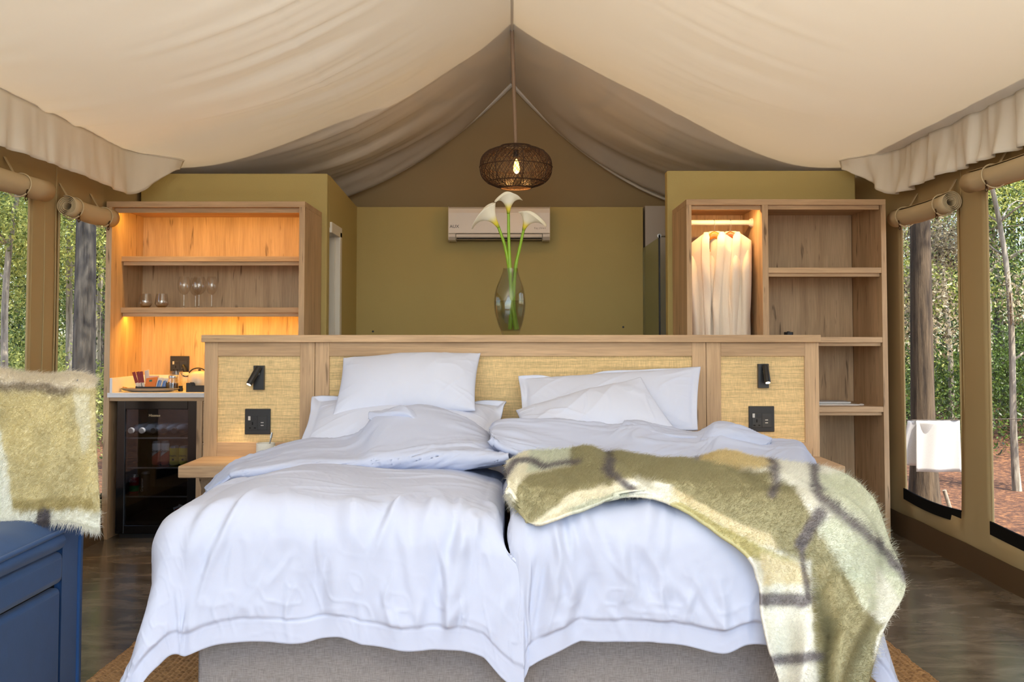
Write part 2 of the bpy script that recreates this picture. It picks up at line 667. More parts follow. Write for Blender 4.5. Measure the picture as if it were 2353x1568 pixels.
def side_wall(side):
    WX = WXS[side]
    ys = sorted(set([Y0, Y1]+[q for w in WIN[side] for q in w]))
    yy = []
    for a, b in zip(ys[:-1], ys[1:]):
        k = max(1, int(round((b-a)/0.06)))
        yy += [a+(b-a)*i/k for i in range(k)]
    yy.append(Y1)
    zs = [0.0, WZ0, WZ1, 2.62]
    zz = []
    for a, b in zip(zs[:-1], zs[1:]):
        k = max(1, int(round((b-a)/0.09)))
        zz += [a+(b-a)*i/k for i in range(k)]
    zz.append(zs[-1])
    yy, zz = np.array(yy), np.array(zz)
    Yg, Zg = np.meshgrid(yy, zz, indexing='ij')
    ripple = 0.012*fbm(st(Yg*5.0, Zg*0.7, 0*Yg+side*3.0), 3, 4)
    Xg = side*(WX+ripple*(1+1.2*sstep(0.5, 0.1, Zg)))
    g = st(Xg, Yg, Zg)
    mb = MB()
    vs = g.reshape(-1, 3)
    fs, w = [], len(zz)
    for i in range(len(yy)-1):
        for j in range(len(zz)-1):
            ym, zm = (yy[i]+yy[i+1])/2, (zz[j]+zz[j+1])/2
            if WZ0 < zm < WZ1 and any(a < ym < b for a, b in WIN[side]):
                continue
            fs.append((i*w+j, (i+1)*w+j, (i+1)*w+j+1, i*w+j+1))
    mb.add(vs, fs)
    wall = struct('wall_left' if side < 0 else 'wall_right', mb, M['khaki'], smooth=180, solid=0.004*side)
    # stitched seams and welts on the posts between the windows
    posts = sorted(WIN[side])
    for a, b in [(posts[0][1], posts[1][0])]:
        for f, r in ((0.1, 0.004), (0.52, 0.004), (0.9, 0.004)):
            y = a+(b-a)*f
            zz2 = np.linspace(0.14, 2.3, 24)
            path = st(side*(WX-0.003)+0*zz2, y+0.004*np.sin(zz2*5+f), zz2)
            obj('seam', MB().tube(path, r, 6), M['khaki'], wall, smooth=60)
    # dark skirt along the foot of the wall
    yk = np.linspace(Y0, Y1, 160)
    h = 0.135+0.012*fbm(st(yk*2.0, 0*yk, 0*yk), 2, 9)
    prof = []
    for k in range(6):
        t = k/5
        prof.append(st(side*(WX-0.034-0.012*(1-t)+0.006*noise(st(yk*3, 0*yk+t, 0*yk), 5)), yk, h*t))
    struct('baseboard_left' if side < 0 else 'baseboard_right', MB().grid(np.array(prof)), M['brown_skirt'], smooth=180)


side_wall(-1)
side_wall(1)


def mesh_screen():
    """Insect mesh: dark threads with open gaps, see-through for all rays alike."""
    m, nt, b = new_mat('insect_mesh')
    b.inputs['Base Color'].default_value = lin(70, 67, 60)
    b.inputs['Roughness'].default_value = 0.8
    t = N(nt, 'ShaderNodeBsdfTransparent')
    tc = N(nt, 'ShaderNodeTexCoord')
    mp = N(nt, 'ShaderNodeMapping')
    mp.inputs['Scale'].default_value = (1, 160, 160)
    nt.links.new(tc.outputs['Object'], mp.inputs['Vector'])
    n = N(nt, 'ShaderNodeTexNoise', Scale=1.0, Detail=1.0)
    nt.links.new(mp.outputs[0], n.inputs['Vector'])
    r = N(nt, 'ShaderNodeMapRange')
    r.inputs['To Min'].default_value, r.inputs['To Max'].default_value = 0.70, 0.92
    nt.links.new(n.outputs['Fac'], r.inputs['Value'])
    mx = N(nt, 'ShaderNodeMixShader')
    nt.links.new(r.outputs[0], mx.inputs[0])
    nt.links.new(b.outputs[0], mx.inputs[1])
    nt.links.new(t.outputs[0], mx.inputs[2])
    nt.links.new(mx.outputs[0], nt.nodes['Material Output'].inputs[0])
    return m


M['mesh'] = mesh_screen()
k = 0
for side in (-1, 1):
    WX = WXS[side]
    for a, b in WIN[side]:
        k += 1
        w = struct('window_%d' % k, loc=(side*WX, (a+b)/2, WZ0))
        obj('mesh_pane', MB().add([(side*(WX+.012), a-.01, WZ0-.01), (side*(WX+.012), b+.01, WZ0-.01), (side*(WX+.012), b+.01, WZ1+.01), (side*(WX+.012), a-.01, WZ1+.01)], [(0, 1, 2, 3)]), M['mesh'], w)
        yy = np.linspace(a-.015, b+.015, 20)
        sag = -0.018*np.sin(np.linspace(0, PI, 20))
        rows = [st(side*(WX-.006)+0*yy, yy, WZ0-.02+sag), st(side*(WX-.014)+0*yy, yy, WZ0-.02+sag), st(side*(WX-.014)+0*yy, yy, WZ0+.045+sag), st(side*(WX-.006)+0*yy, yy, WZ0+.045+sag)]
        obj('bottom_webbing', MB().grid(np.array(rows)), M['screen_black'], w, solid=0.002, label='black webbing strip')
        for y in (a, b):
            obj('edge_binding', MB().tube([(side*(WX-.004), y, WZ0-.02), (side*(WX-.004), y, WZ1)], 0.007, 8), M['khaki'], w, smooth=60)


# ------------------------------------------------------------------ the liner (ceiling)
def liner_sag(x, y):
    t = np.clip(np.abs(x)/2.45, 0, 1)
    s = 0.21+0.06*sstep(5.0, 8.6, y)
    s = s+np.where(x > 0, 0.16, 0.09)*sstep(7.0, 8.62, y)
    return 4*t*(1-t)*s


def liner_z(x, y):
    t = np.clip(np.abs(x)/2.45, 0, 1)
    return RIDGE-(RIDGE-EAVE)*t-liner_sag(x, y)


ya = np.linspace(Y0, 8.95, 350)
xa = np.linspace(-2.46, 2.46, 181)
Yg, Xg = np.meshgrid(ya, xa, indexing='ij')
Zg = liner_z(Xg, Yg)
# gathers that run from the eave up to the lengthwise seam, strongest on the left
ax = np.abs(Xg)
near = np.exp(-((ax-1.12)/0.55)**2)*sstep(0.02, 0.3, ax)
gath = noise(st(Yg*5.0+0.35*ax, ax*0.55, 0*Yg), 3)+0.55*noise(st(Yg*13.0+0.5*ax, ax*0.8, 0*Yg), 5)+0.30*noise(st(Yg*34, ax*1.3, 0*Yg), 6)*np.exp(-((ax-1.12)/0.25)**2)
left = np.where(Xg < 0, 1.0, 0.35)
Zg = Zg+0.032*gath*near*left*(0.35+0.65*sstep(2.5, 6.5, Yg))
eave = sstep(1.9, 2.45, ax)
Zg = Zg+0.010*noise(st(Yg*9, ax*1.5, 0*Yg), 8)*eave*left
Zg = Zg+0.055*noise(st(Yg*1.3+0.5*ax, Xg*0.7, 0*Yg), 12)*sstep(0, 0.5, ax)*(1-eave)*(.4+.6*sstep(3, 7, Yg))
Zg = Zg-0.05*np.exp(-((Yg-8.45)/.10)**2)*sstep(.1, .8, ax)+0.03*np.exp(-((Yg-8.2)/.10)**2)*sstep(.1, .8, ax)
# stitched lengthwise seam
Zg = Zg-0.005*np.exp(-((ax-1.12)/0.02)**2)
ceiling = struct('ceiling', MB().grid(st(Xg, Yg, Zg)), M['canvas'], smooth=180, solid=-0.003)
for s in (-1, 1):
    xe = np.linspace(0.0, 2.4, 60)*s
    for off, rr in ((0.0, 0.017), (0.045, 0.013)):
        path = st(xe, 8.59+off*0-0.02+0*xe-off*0.7, liner_z(xe, 8.6+0*xe)-0.012-off*0.35*np.abs(xe))
        obj('edge_hem', MB().tube(path, rr, 8), M['valance'], ceiling, smooth=80)
obj('ridge_seam', MB().tube([(0, Y0, RIDGE-.012), (0, 8.55, RIDGE-.012)], 0.010, 8), M['canvas'], ceiling, smooth=60)


def valance(side, name, gathers):
    n = 420
    y = np.linspace(Y0, 6.62, n)
    rows = []
    top = EAVE+0.006
    end = sstep(6.05, 6.62, y)
    for k in range(13):
        t = k/12
        z = top-t*(0.285+0.012*np.sin(y*2.1))*(1-0.80*end**2.2)
        inward = 0.035+0.02*t+0.22*end**2*(1-0.2*t)
        fold = gathers*(0.5+t)*(0.018*noise(st(y*9, 0*y+t*0.6, 0*y), 21)+0.010*noise(st(y*22, 0*y+t*0.9, 0*y), 22))
        fold = fold+0.010*t*noise(st(y*1.7, 0*y+t, 0*y), 23)
        rows.append(st(side*(2.46-inward+fold), y, z))
    g = np.array(rows)
    o = struct(name, MB().grid(g), M['valance'], smooth=180, solid=0.003*side)
    obj('stitched_hem', MB().tube(g[0]+np.array([0, 0, 0.003]), 0.007, 6), M['valance'], o, smooth=80)


valance(-1, 'trim_1', 0.45)
valance(1, 'trim_2', 1.5)

# unseen canvas strips added along both eaves to keep sun off the windows
for s in (-1, 1):
    struct('added_shade', MB().add([(s*2.40, -2.2, 2.62), (s*2.40, 9.4, 2.62), (s*3.95, 9.4, 2.47), (s*3.95, -2.2, 2.47)], [(0, 1, 2, 3)]), M['khaki'], solid=0.015)

# unseen sheet added above the bathroom end to darken the rear liner
fy = np.linspace(6.60, 9.4, 24)
fx = np.linspace(-2.45, 2.45, 61)
Yg, Xg = np.meshgrid(fy, fx, indexing='ij')
Ye = Yg+.10*np.cos(Xg*2.6)*(Yg < 6.65)
struct('added_shade', MB().grid(st(Xg, Ye, 4.05-1.30*np.abs(Xg)/2.45)), M['khaki'], smooth=180, solid=0.01)

# gable end
gz = [(-2.6, 0), (2.6, 0), (2.6, 2.5), (0, 3.6), (-2.6, 2.5)]
struct('wall_gable', MB().prism(gz, 'y', 8.625, 8.645), M['khaki_gable'])

# ------------------------------------------------------------------ plastered walls of the bathroom block
PT = P(1400, 392, 6.75)[2]
BZ = P(1300, 476, 8.05)[2]
XL0, XL1 = P(323, 420, 6.75)[0], P(752, 420, 6.75)[0]
XR0, XR1 = P(1533, 420, 6.75)[0], P(1966, 420, 6.75)[0]
struct('wall_back', MB().box(-1.30, 1.066, 8.05, 8.2, 0, BZ), M['plaster'])
for px in (857, 1432):
    pass
struct('wall_partition_left', MB().box(XL0, XL1, 6.755, 6.85, 0, PT-.02), M['plaster'], bevel=0.008)
struct('wall_partition_right', MB().box(XR0, XR1, 6.755, 6.85, 0, PT), M['plaster'], bevel=0.008)
# side wall with the doorway, left of the passage
dz = P(772, 535, 7.2)[2]
DY0, DY1 = 6.90, 7.24
mb = MB().prism([(6.85, PT-.02), (8.05, BZ), (8.05, dz), (6.85, dz)], 'x', XL1-.08, XL1)
mb.box(XL1-.08, XL1, DY1, 8.05, 0, dz)
struct('wall_passage_left', mb, M['plaster'])
d = struct('door_1', loc=(XL1, DY1, 0))
fr = MB().box(XL1-.085, XL1+.015, DY1-.045, DY1+.03, 0, dz+.005)
fr.box(XL1-.085, XL1+.015, 6.86, DY1+.03, dz-.035, dz+.04)
obj('door_frame', fr, M['white_paint'], d, bevel=0.004)
obj('door_stop', MB().box(XL1-.075, XL1-.02, DY1-.07, DY1-.045, 0, dz-.035), M['white_paint'], d, bevel=0.003)
obj('door_leaf', MB().box(XL1-.9, XL1-.07, DY1-.03, DY1+.01, 0, dz-.04), M['white_paint'], d)
# shower room on the right
struct('wall_shower', MB().box(1.085, 2.45, 8.052, 8.2, 0, BZ+.01), plain('shower_plaster', lin(186, 178, 168), 0.6, var=0.05, vscale=5))

# ------------------------------------------------------------------ outside: ground and woodland
def ground_h(x, y):
    r = np.abs(x)
    return -0.42+0.055*np.clip(r-6.0, 0, 30)+0.05*noise(st(x*0.7, y*0.7, 0*x), 31)*sstep(3.0, 6.0, r)+0.02*noise(st(x*3, y*3, 0*x), 32)


def ground_mat():
    m, nt, b = new_mat('leaf_litter')
    tc = N(nt, 'ShaderNodeTexCoord')
    n = N(nt, 'ShaderNodeTexNoise', Scale=14.0, Detail=8.0, Roughness=0.75)
    nt.links.new(tc.outputs['Object'], n.inputs['Vector'])
    r = N(nt, 'ShaderNodeValToRGB')
    e = r.color_ramp.elements
    e[0].position, e[0].color = 0.32, lin(52, 31, 20)
    e[1].position, e[1].color = 0.70, lin(196, 136, 86)
    k = e.new(0.5)
    k.color = lin(104, 66, 42)
    nt.links.new(n.outputs['Fac'], r.inputs[0])
    nt.links.new(r.outputs[0], b.inputs['Base Color'])
    b.inputs['Roughness'].default_value = 0.95
    bp = N(nt, 'ShaderNodeBump', Strength=0.8, Distance=0.05)
    nt.links.new(n.outputs['Fac'], bp.inputs['Height'])
    nt.links.new(bp.outputs['Normal'], b.inputs['Normal'])
    return m


gx = np.concatenate([np.linspace(-46, -14, 24), np.linspace(-13, 13, 80), np.linspace(14, 46, 24)])
gy = np.concatenate([np.linspace(-14, 2, 16), np.linspace(2.5, 24, 70), np.linspace(25, 60, 20)])
Yg, Xg = np.meshgrid(gy, gx, indexing='ij')
struct('ground', MB().grid(st(Xg, Yg, ground_h(Xg, Yg))), ground_mat(), smooth=180)


def leaf_mat(name, c0, c1, trans=0.35):
    m, nt, b = new_mat(name)
    g = N(nt, 'ShaderNodeNewGeometry')
    mx = N(nt, 'ShaderNodeMix', data_type='RGBA')
    mx.inputs[6].default_value, mx.inputs[7].default_value = c0, c1
    nt.links.new(g.outputs['Random Per Island'], mx.inputs[0])
    nt.links.new(mx.outputs[2], b.inputs['Base Color'])
    b.inputs['Roughness'].default_value = 0.45
    t = N(nt, 'ShaderNodeBsdfTranslucent')
    nt.links.new(mx.outputs[2], t.inputs['Color'])
    ms = N(nt, 'ShaderNodeMixShader', Fac=trans)
    nt.links.new(b.outputs[0], ms.inputs[1])
    nt.links.new(t.outputs[0], ms.inputs[2])
    nt.links.new(ms.outputs[0], nt.nodes['Material Output'].inputs[0])
    return m


def bark_mat(name, c0, c1, scale=14):
    m, nt, b = new_mat(name)
    tc = N(nt, 'ShaderNodeTexCoord')
    mp = N(nt, 'ShaderNodeMapping')
    mp.inputs['Scale'].default_value = (scale*1.6, scale*1.6, scale*0.12)
    nt.links.new(tc.outputs['Object'], mp.inputs['Vector'])
    n = N(nt, 'ShaderNodeTexNoise', Scale=1.0, Detail=6.0, Roughness=0.7)
    nt.links.new(mp.outputs[0], n.inputs['Vector'])
    r = N(nt, 'ShaderNodeValToRGB')
    r.color_ramp.elements[0].position, r.color_ramp.elements[0].color = 0.35, c0
    r.color_ramp.elements[1].position, r.color_ramp.elements[1].color = 0.65, c1
    nt.links.new(n.outputs['Fac'], r.inputs[0])
    nt.links.new(r.outputs[0], b.inputs['Base Color'])
    b.inputs['Roughness'].default_value = 0.95
    bp = N(nt, 'ShaderNodeBump', Strength=0.9, Distance=0.03)
    nt.links.new(n.outputs['Fac'], bp.inputs['Height'])
    nt.links.new(bp.outputs['Normal'], b.inputs['Normal'])
    return m


LEAF = [leaf_mat('leaf_dark', lin(24, 40, 18), lin(110, 136, 56)), leaf_mat('leaf_bright', lin(60, 88, 28), lin(224, 226, 124)), leaf_mat('leaf_dry', lin(50, 46, 30), lin(206, 190, 150))]
BARK_D = bark_mat('bark_dark', lin(48, 38, 28), lin(112, 94, 72))
BARK_G = bark_mat('bark_grey', lin(52, 48, 42), lin(104, 98, 88))
BARK_P = bark_mat('bark_pale', lin(96, 86, 72), lin(206, 194, 172), 11)
rng = np.random.default_rng(7)


def leaves(centres, radii, n, size, seed):
    """n small folded leaf blades scattered in clumps; returns vertices and faces for one mesh."""
    r = np.random.default_rng(seed)
    centres, radii = np.asarray(centres, float), np.asarray(radii, float)
    w = radii**2
    idx = r.choice(len(centres), n, p=w/w.sum())
    d = r.normal(size=(n, 3))
    d /= np.linalg.norm(d, axis=1, keepdims=True)
    rad = radii[idx]*r.random(n)**0.45
    c = centres[idx]+d*rad[:, None]*np.array([1, 1, 0.7])
    a = r.normal(size=(n, 3))
    a /= np.linalg.norm(a, axis=1, keepdims=True)
    b = np.cross(a, r.normal(size=(n, 3)))
    b /= np.linalg.norm(b, axis=1, keepdims=True)
    s = size*(0.6+0.8*r.random((n, 1)))
    v = np.stack([c-a*s, c+b*s*0.42, c+a*s, c-b*s*0.42], 1).reshape(-1, 3)
    f = np.arange(n*4).reshape(n, 4).tolist()
    return v, f


def tree(name, label, x, y, r0, h, bark, leafkind, crowns, n, size, seed, lean=(0, 0), boughs=4, group=None, curve=0.22):
    z0 = float(ground_h(np.array(x*1.0), np.array(y*1.0)))-0.1
    t = thing(name, label, 'tree', (x, y, z0), group)
    r = np.random.default_rng(seed)
    m = 14
    q = np.linspace(0, 1, m)
    path = st(x+lean[0]*q*h+curve*np.sin(q*5+seed)*q, y+lean[1]*q*h, z0+q*h)
    rr = r0*(1.0-0.55*q)*(1+0.35*np.exp(-q*h/0.25))
    obj('trunk', MB().tube(path, rr, 12), bark, t, smooth=80)
    for k in range(boughs):
        i = r.integers(4, m-2)
        a = r.random()*2*PI
        L = h*(0.18+0.2*r.random())
        qq = np.linspace(0, 1, 7)
        p = path[i]+st(np.cos(a)*qq*L, np.sin(a)*qq*L, (0.5*qq+0.15*np.sin(qq*4))*L*0.7)
        obj('bough', MB().tube(p, rr[i]*0.42*(1-0.8*qq), 7), bark, t, smooth=80)
    if n:
        cs, rs = [], []
        for (f, rad, cnt) in crowns:
            for _ in range(cnt):
                i = min(m-1, int(f*(m-1)))
                a = r.random()*2*PI
                d = rad*(0.3+0.9*r.random())
                cs.append(path[i]+np.array([math.cos(a)*d, math.sin(a)*d, (r.random()-0.5)*rad*1.4]))
                rs.append(rad*(0.35+0.4*r.random()))
        obj('foliage', leaves(cs, rs, n, size, seed+1), LEAF[leafkind], t, kind='stuff')
    return t


def ray_xy(px, y):
    return (px-1176.5)/F*y


# left side: the near straight trunk, then paler stems and bushy trees
tree('near_tree', 'thick straight grey trunk close outside the rear left mesh window', ray_xy(194, 11.0), 11.0, 0.135, 7.5, BARK_G, 0, [(0.95, 1.9, 10)], 14000, 0.05, 1, boughs=2, curve=0.02)
tree('pale_tree', 'pale sunlit forked stem to the left of the thick grey trunk', ray_xy(150, 15.0), 15.0, 0.060, 6.0, BARK_P, 1, [(0.6, 1.5, 7), (0.9, 1.6, 6)], 20000, 0.030, 2, lean=(0.05, 0), boughs=5)
tree('pale_tree', 'crooked pale stem seen through the front left mesh window', ray_xy(14, 13.0), 13.0, 0.055, 5.5, BARK_P, 1, [(0.55, 1.2, 6), (0.9, 1.5, 6)], 20000, 0.028, 3, lean=(0.03, 0), boughs=6)
tree('slim_tree', 'slim pale stem just right of the thick grey trunk, by the cabinet', ray_xy(232, 17.0), 17.0, 0.055, 6.5, BARK_P, 1, [(0.5, 1.5, 6), (0.85, 1.7, 6)], 20000, 0.030, 4, boughs=5)
# right side
tree('near_tree', 'stout brown trunk close outside the rear right mesh window', ray_xy(2117, 10.0), 10.0, 0.125, 7.5, BARK_D, 0, [(0.95, 1.9, 10)], 14000, 0.05, 5, boughs=2, curve=0.02)
tree('dry_tree', 'tangled half-bare tree seen through the front right mesh window', ray_xy(2330, 11.0), 11.0, 0.040, 5.0, BARK_P, 2, [(0.5, 1.0, 6), (0.8, 1.3, 8)], 24000, 0.024, 6, lean=(-0.06, 0), boughs=9)
tree('slim_tree', 'slim tree with bright leaves right of the stout brown trunk', ray_xy(2180, 16.0), 16.0, 0.05, 6.0, BARK_P, 1, [(0.5, 1.4, 6), (0.85, 1.6, 6)], 20000, 0.030, 8, boughs=5)
# the wood behind: bushy trees no one could tell apart, each its own object
for k in range(16):
    side = -1 if k < 8 else 1
    y = 17+rng.random()*15
    u = side*(0.375+0.165*((k % 8)+0.5)/8)+rng.normal()*0.008
    lab = 'bushy tree in the wood beyond the left mesh windows' if side < 0 else 'bushy tree in the wood beyond the right mesh windows'
    tree('bushy_tree', lab, u*y, y, 0.12, 5.5+3*rng.random(), BARK_G if k % 3 else BARK_P, int(k % 2) if side < 0 else [0, 0, 1][k % 3], [(0.25, 1.5, 7), (0.6, 2.0, 8), (0.9, 1.9, 7)], 18000, 0.036, 20+k, boughs=5,
         group='trees of the wood on the left' if side < 0 else 'trees of the wood on the right')
# low scrub: one mass on each side
for side in (-1, 1):
    cs, rs = [], []
    for _ in range(46):
        y = 13+rng.random()*16
        x = side*(0.36+0.2*rng.random())*y
        cs.append((x, y, float(ground_h(np.array(x), np.array(y)))+0.3+0.8*rng.random()))
        rs.append(0.6+0.7*rng.random())
    o = obj('undergrowth', leaves(cs, rs, 60000, 0.030, 90+side), LEAF[1 if side < 0 else 0], None)
    tag(o, 'low leafy scrub on the ground outside the %s mesh windows' % ('left' if side < 0 else 'right'), 'undergrowth', kind='stuff')

# white cloth hung over a cord outside, and a pale stake
ct = P(2105, 967, 8.4)
cb = P(2203, 1085, 8.4)
hc = thing('hanging_cloth', 'white linen cloth hung over a cord outside, behind the rear right mesh window', 'cloth', (float(ct[0]), 8.4, float(cb[2])))
wcl = cloth('sunlit_linen', lin(232, 230, 226), trans=0.35)
u = np.linspace(0, 1, 24)
for nm, dy, x0, x1, dzz in (('front_layer', 0.0, ct[0], cb[0]+.02, 0.0), ('back_layer', 0.10, ct[0]-.075, cb[0]-.06, 0.04)):
    rows = []
    for q in np.linspace(0, 1, 14):
        rows.append(st(x0+(x1-x0)*u, 8.4+dy*q+0.018*np.sin(u*9+q), ct[2]+(cb[2]+dzz-ct[2])*q+0*u))
    obj(nm, MB().grid(np.array(rows)), wcl, hc, smooth=180, solid=0.003)
cord = np.array([(ct[0]-1.3, 8.45, ct[2]+.03), (ct[0], 8.41, ct[2]+.004), (cb[0], 8.41, ct[2]+.004), (cb[0]+1.5, 8.45, ct[2]+.03)])
obj('cord', MB().tube(cord, 0.004, 6), M['leather'], hc)
pa, pb = P(2170, 1127, 8.8), P(2186, 1180, 8.8)
o = obj('wooden_stake', MB().tube([pb+np.array([.03, 0, -.12]), pb, pa], [0.02, 0.02, 0.018], 8), BARK_P, None, smooth=60)
tag(o, 'short pale stake leaning in the ground below the white hanging cloth', 'stake')
# ------------------------------------------------------------------ headboard with bedside shelves
HB = 4.95
def hx(px, y=HB): return float(P(px, 775, y)[0])
def hz(py, y=HB): return float(P(1176, py, y)[2])


hb = thing('headboard', 'long oak headboard with three woven cane panels, behind both beds', 'headboard', (0, HB+.15, 0))
zt, zb = hz(770, 4.92), hz(787, 4.92)
obj('ledge', MB().box(hx(462, 4.92), hx(1887, 4.92), 4.92, 5.28, zb, zt), M['oak_h'], hb, bevel=0.003)
fr = [('stile', 470.5, 501, 787, 1560), ('stile', 690, 723.5, 787, 1560), ('stile', 724.5, 757, 787, 1560), ('stile', 1590, 1621.5, 787, 1560), ('stile', 1622.5, 1656, 787, 1560), ('stile', 1848, 1881, 787, 1560)]
for nm, a, b, c, d_ in fr:
    obj(nm, MB().box(hx(a), hx(b), HB, HB+.035, 0.0, zb), M['oak_v'], hb, bevel=0.002)
for a, b in ((501, 690), (757, 1590), (1656, 1848)):
    obj('top_rail', MB().box(hx(a), hx(b), HB, HB+.034, hz(819), zb), M['oak_h'], hb, bevel=0.002)
    obj('bottom_rail', MB().box(hx(a), hx(b), HB, HB+.034, 0.25, hz(1017)), M['oak_h'], hb, bevel=0.002)
    obj('cane_panel', MB().box(hx(a)-.005, hx(b)+.005, HB+.012, HB+.02, hz(1017)-.005, hz(819)+.005), M['cane'], hb, label='woven cane panel')
obj('carcass', MB().box(hx(470.5), hx(1881), HB+.036, HB+.31, 0, zb), M['oak_v'], hb)

BZT, BZB = hz(1049), hz(1049)-.055
BY = 4.575
for side, nm in ((-1, 'left'), (1, 'right')):
    x0, x1 = (hx(470.5), hx(690)) if side < 0 else (hx(1656), hx(1881))
    bs = thing('bedside_shelf', 'oak bedside shelf %s' % ('carrying a speckled mug, with a slanted bracket, beside the drinks fridge' if side < 0 else 'half hidden by the plaid throw, below the right reading lamp'), 'shelf', ((x0+x1)/2, HB, BZB), 'bedside shelves')
    obj('top_board', MB().box(x0, x1, BY, HB, BZB, BZT), M['oak_h'], bs, bevel=0.006, seg=3)
    xb = x0+.10 if side < 0 else x1-.10
    obj('bracket_upright', MB().box(xb-.02, xb+.02, HB-.03, HB, BZB-.42, BZB), M['oak_v'], bs, bevel=0.002)
    obj('bracket_brace', MB().prism([(BY+.08, BZB), (BY+.155, BZB), (HB, BZB-.335), (HB, BZB-.41)], 'x', xb-.03, xb+.03), M['oak_v'], bs, bevel=0.002)


# ------------------------------------------------------------------ reading lamps and sockets on the headboard
def socket_plate(name, label, px, py, y, size, group):
    c = P(px, py, y)
    s = size/2
    t = thing(name, label, 'socket', c, group)
    obj('cover_plate', MB().box(c[0]-s, c[0]+s, y-.010, y, c[2]-s, c[2]+s), M['black'], t, bevel=0.003)
    dk = M['socket_dark']
    for k, (dx, dz, w, h) in enumerate([(-.42, .30, .72, .36), (-.42, -.30, .72, .76), (.42, .30, .72, .36), (.42, -.30, .72, .76)]):
        cx, cz = c[0]+dx*s*.92, c[2]+dz*s*.9
        mo = obj('module', MB().box(cx-w*s/2, cx+w*s/2, y-.0125, y-.009, cz-h*s/2, cz+h*s/2), dk, t, bevel=0.0012)
        if k == 1:
            for ddx, ddz, ww, hh in ((0, .13, .10, .24), (-.19, -.22, .16, .10), (.19, -.22, .16, .10)):
                obj('pin_slot', MB().box(cx+ddx*s-ww*s/2, cx+ddx*s+ww*s/2, y-.0132, y-.0122, cz+ddz*s-hh*s/2, cz+ddz*s+hh*s/2), M['void'], mo)
        if k == 0:
            obj('indicator', MB().box(cx-.34*s, cx-.16*s, y-.0140, y-.0122, cz-.16*s, cz+.16*s), M['pale_plastic'], mo, label='pale rocker edge')
            obj('rocker', MB().box(cx+.0*s, cx+.32*s, y-.0148, y-.0122, cz-.14*s, cz+.14*s), M['black'], mo)
        if k == 3:
            for dz2 in (.20, -.02):
                obj('usb_port', MB().box(cx-.12*s, cx+.10*s, y-.0134, y-.0122, cz+dz2*s-.03*s, cz+dz2*s+.03*s), M['pale_plastic'], mo, label='pale charging port')
    return t


M['socket_dark'] = plain('socket_module', lin(44, 42, 41), 0.35)
M['pale_plastic'] = plain('pale_plastic', lin(190, 188, 184), 0.4)
socket_plate('power_socket', 'square black power socket below the left reading lamp', 593, 969, HB+.012, 0.127, 'power sockets')
socket_plate('power_socket', 'square black power socket below the right reading lamp', 1749, 963, HB+.012, 0.127, 'power sockets')

M['lamp_glow'] = glow('lamp_lens', (1.0, 0.72, 0.38, 1), 22)
for (px, py, tx, label) in ((597, 868, -10.5, 'black tube reading lamp tilted to the left, lit, on the left cane panel'), (1752, 864, 2, 'black tube reading lamp pointing straight out, lit, on the right cane panel')):
    y = HB+.012
    c = P(px, py, y)
    t = thing('reading_lamp', label, 'lamp', c, 'reading lamps on the headboard')
    obj('back_plate', MB().box(c[0]-.0265, c[0]+.0265, y-.024, y, c[2]-.060, c[2]+.060), M['black_metal'], t, bevel=0.0015)
    top = np.array([c[0]+.004, y-.042, c[2]+.052])
    bot = np.array([c[0]+tx/460*1.45, y-.080, c[2]-.031])
    d = (bot-top)/np.linalg.norm(bot-top)
    tb = obj('lamp_tube', MB().tube([top, top+d*.004, bot-d*.001, bot], [.0135, .0148, .0148, .0138], 24), M['black_metal'], t, smooth=40)
    obj('lens', MB().tube([bot-d*.002, bot+d*.0012], [.0105, .0105], 20), M['lamp_glow'], tb, smooth=40)
    obj('swivel', MB().cyl((c[0], y-.022, c[2]+.02), (c[0]+.002, y-.045, c[2]+.02), .008), M['black_metal'], t, smooth=40)
    lamp('reading_light', 'SPOT', bot+d*.006, 3.2, (1.0, 0.70, 0.36), aim=bot+d*.006+np.array([d[0]*.6, -.10, -1.0]), spot_size=math.radians(62), spot_blend=0.6, shadow_soft_size=0.008)

# speckled mug with a spoon on the left shelf
c = P(610, 1068, 4.70)
c[2] = BZT
mg = thing('mug', 'cream speckled stoneware mug with a spoon, on the left bedside shelf', 'mug', c)
M['stoneware'] = plain('speckled_stoneware', lin(226, 220, 204), 0.35, var=0.10, vscale=160)
obj('mug_body', MB().lathe([(.030, 0), (.040, .004), (.0435, .02), (.0435, .088), (.0435, .092), (.0395, .092), (.0395, .012), (0, .010)], c, 40), M['stoneware'], mg, smooth=50)
th = np.linspace(-PI/2, PI/2, 14)
obj('handle', MB().tube(st(c[0]+.042+.026*np.cos(th), c[1]-.012+0*th, c[2]+.047+.028*np.sin(th)), .0055, 10), M['stoneware'], mg, smooth=80)
o = obj('teaspoon', MB().tube([c+np.array([.005, 0, .012]), c+np.array([.022, -.004, .10]), c+np.array([.028, -.005, .128])], [.003, .003, .004], 8).tube([c+np.array([.026, -.005, .118]), c+np.array([.031, -.006, .142])], [.006, .004], 8), M['steel'], None, smooth=60)
tag(o, 'steel spoon handle sticking up from the speckled mug', 'spoon')

# ------------------------------------------------------------------ left drinks cabinet
CF, CB = 6.2, 6.75
def cx_(px, y=CF, py=700): return float(P(px, py, y)[0])
def cz_(py, y=CF): return float(P(400, py, y)[2])


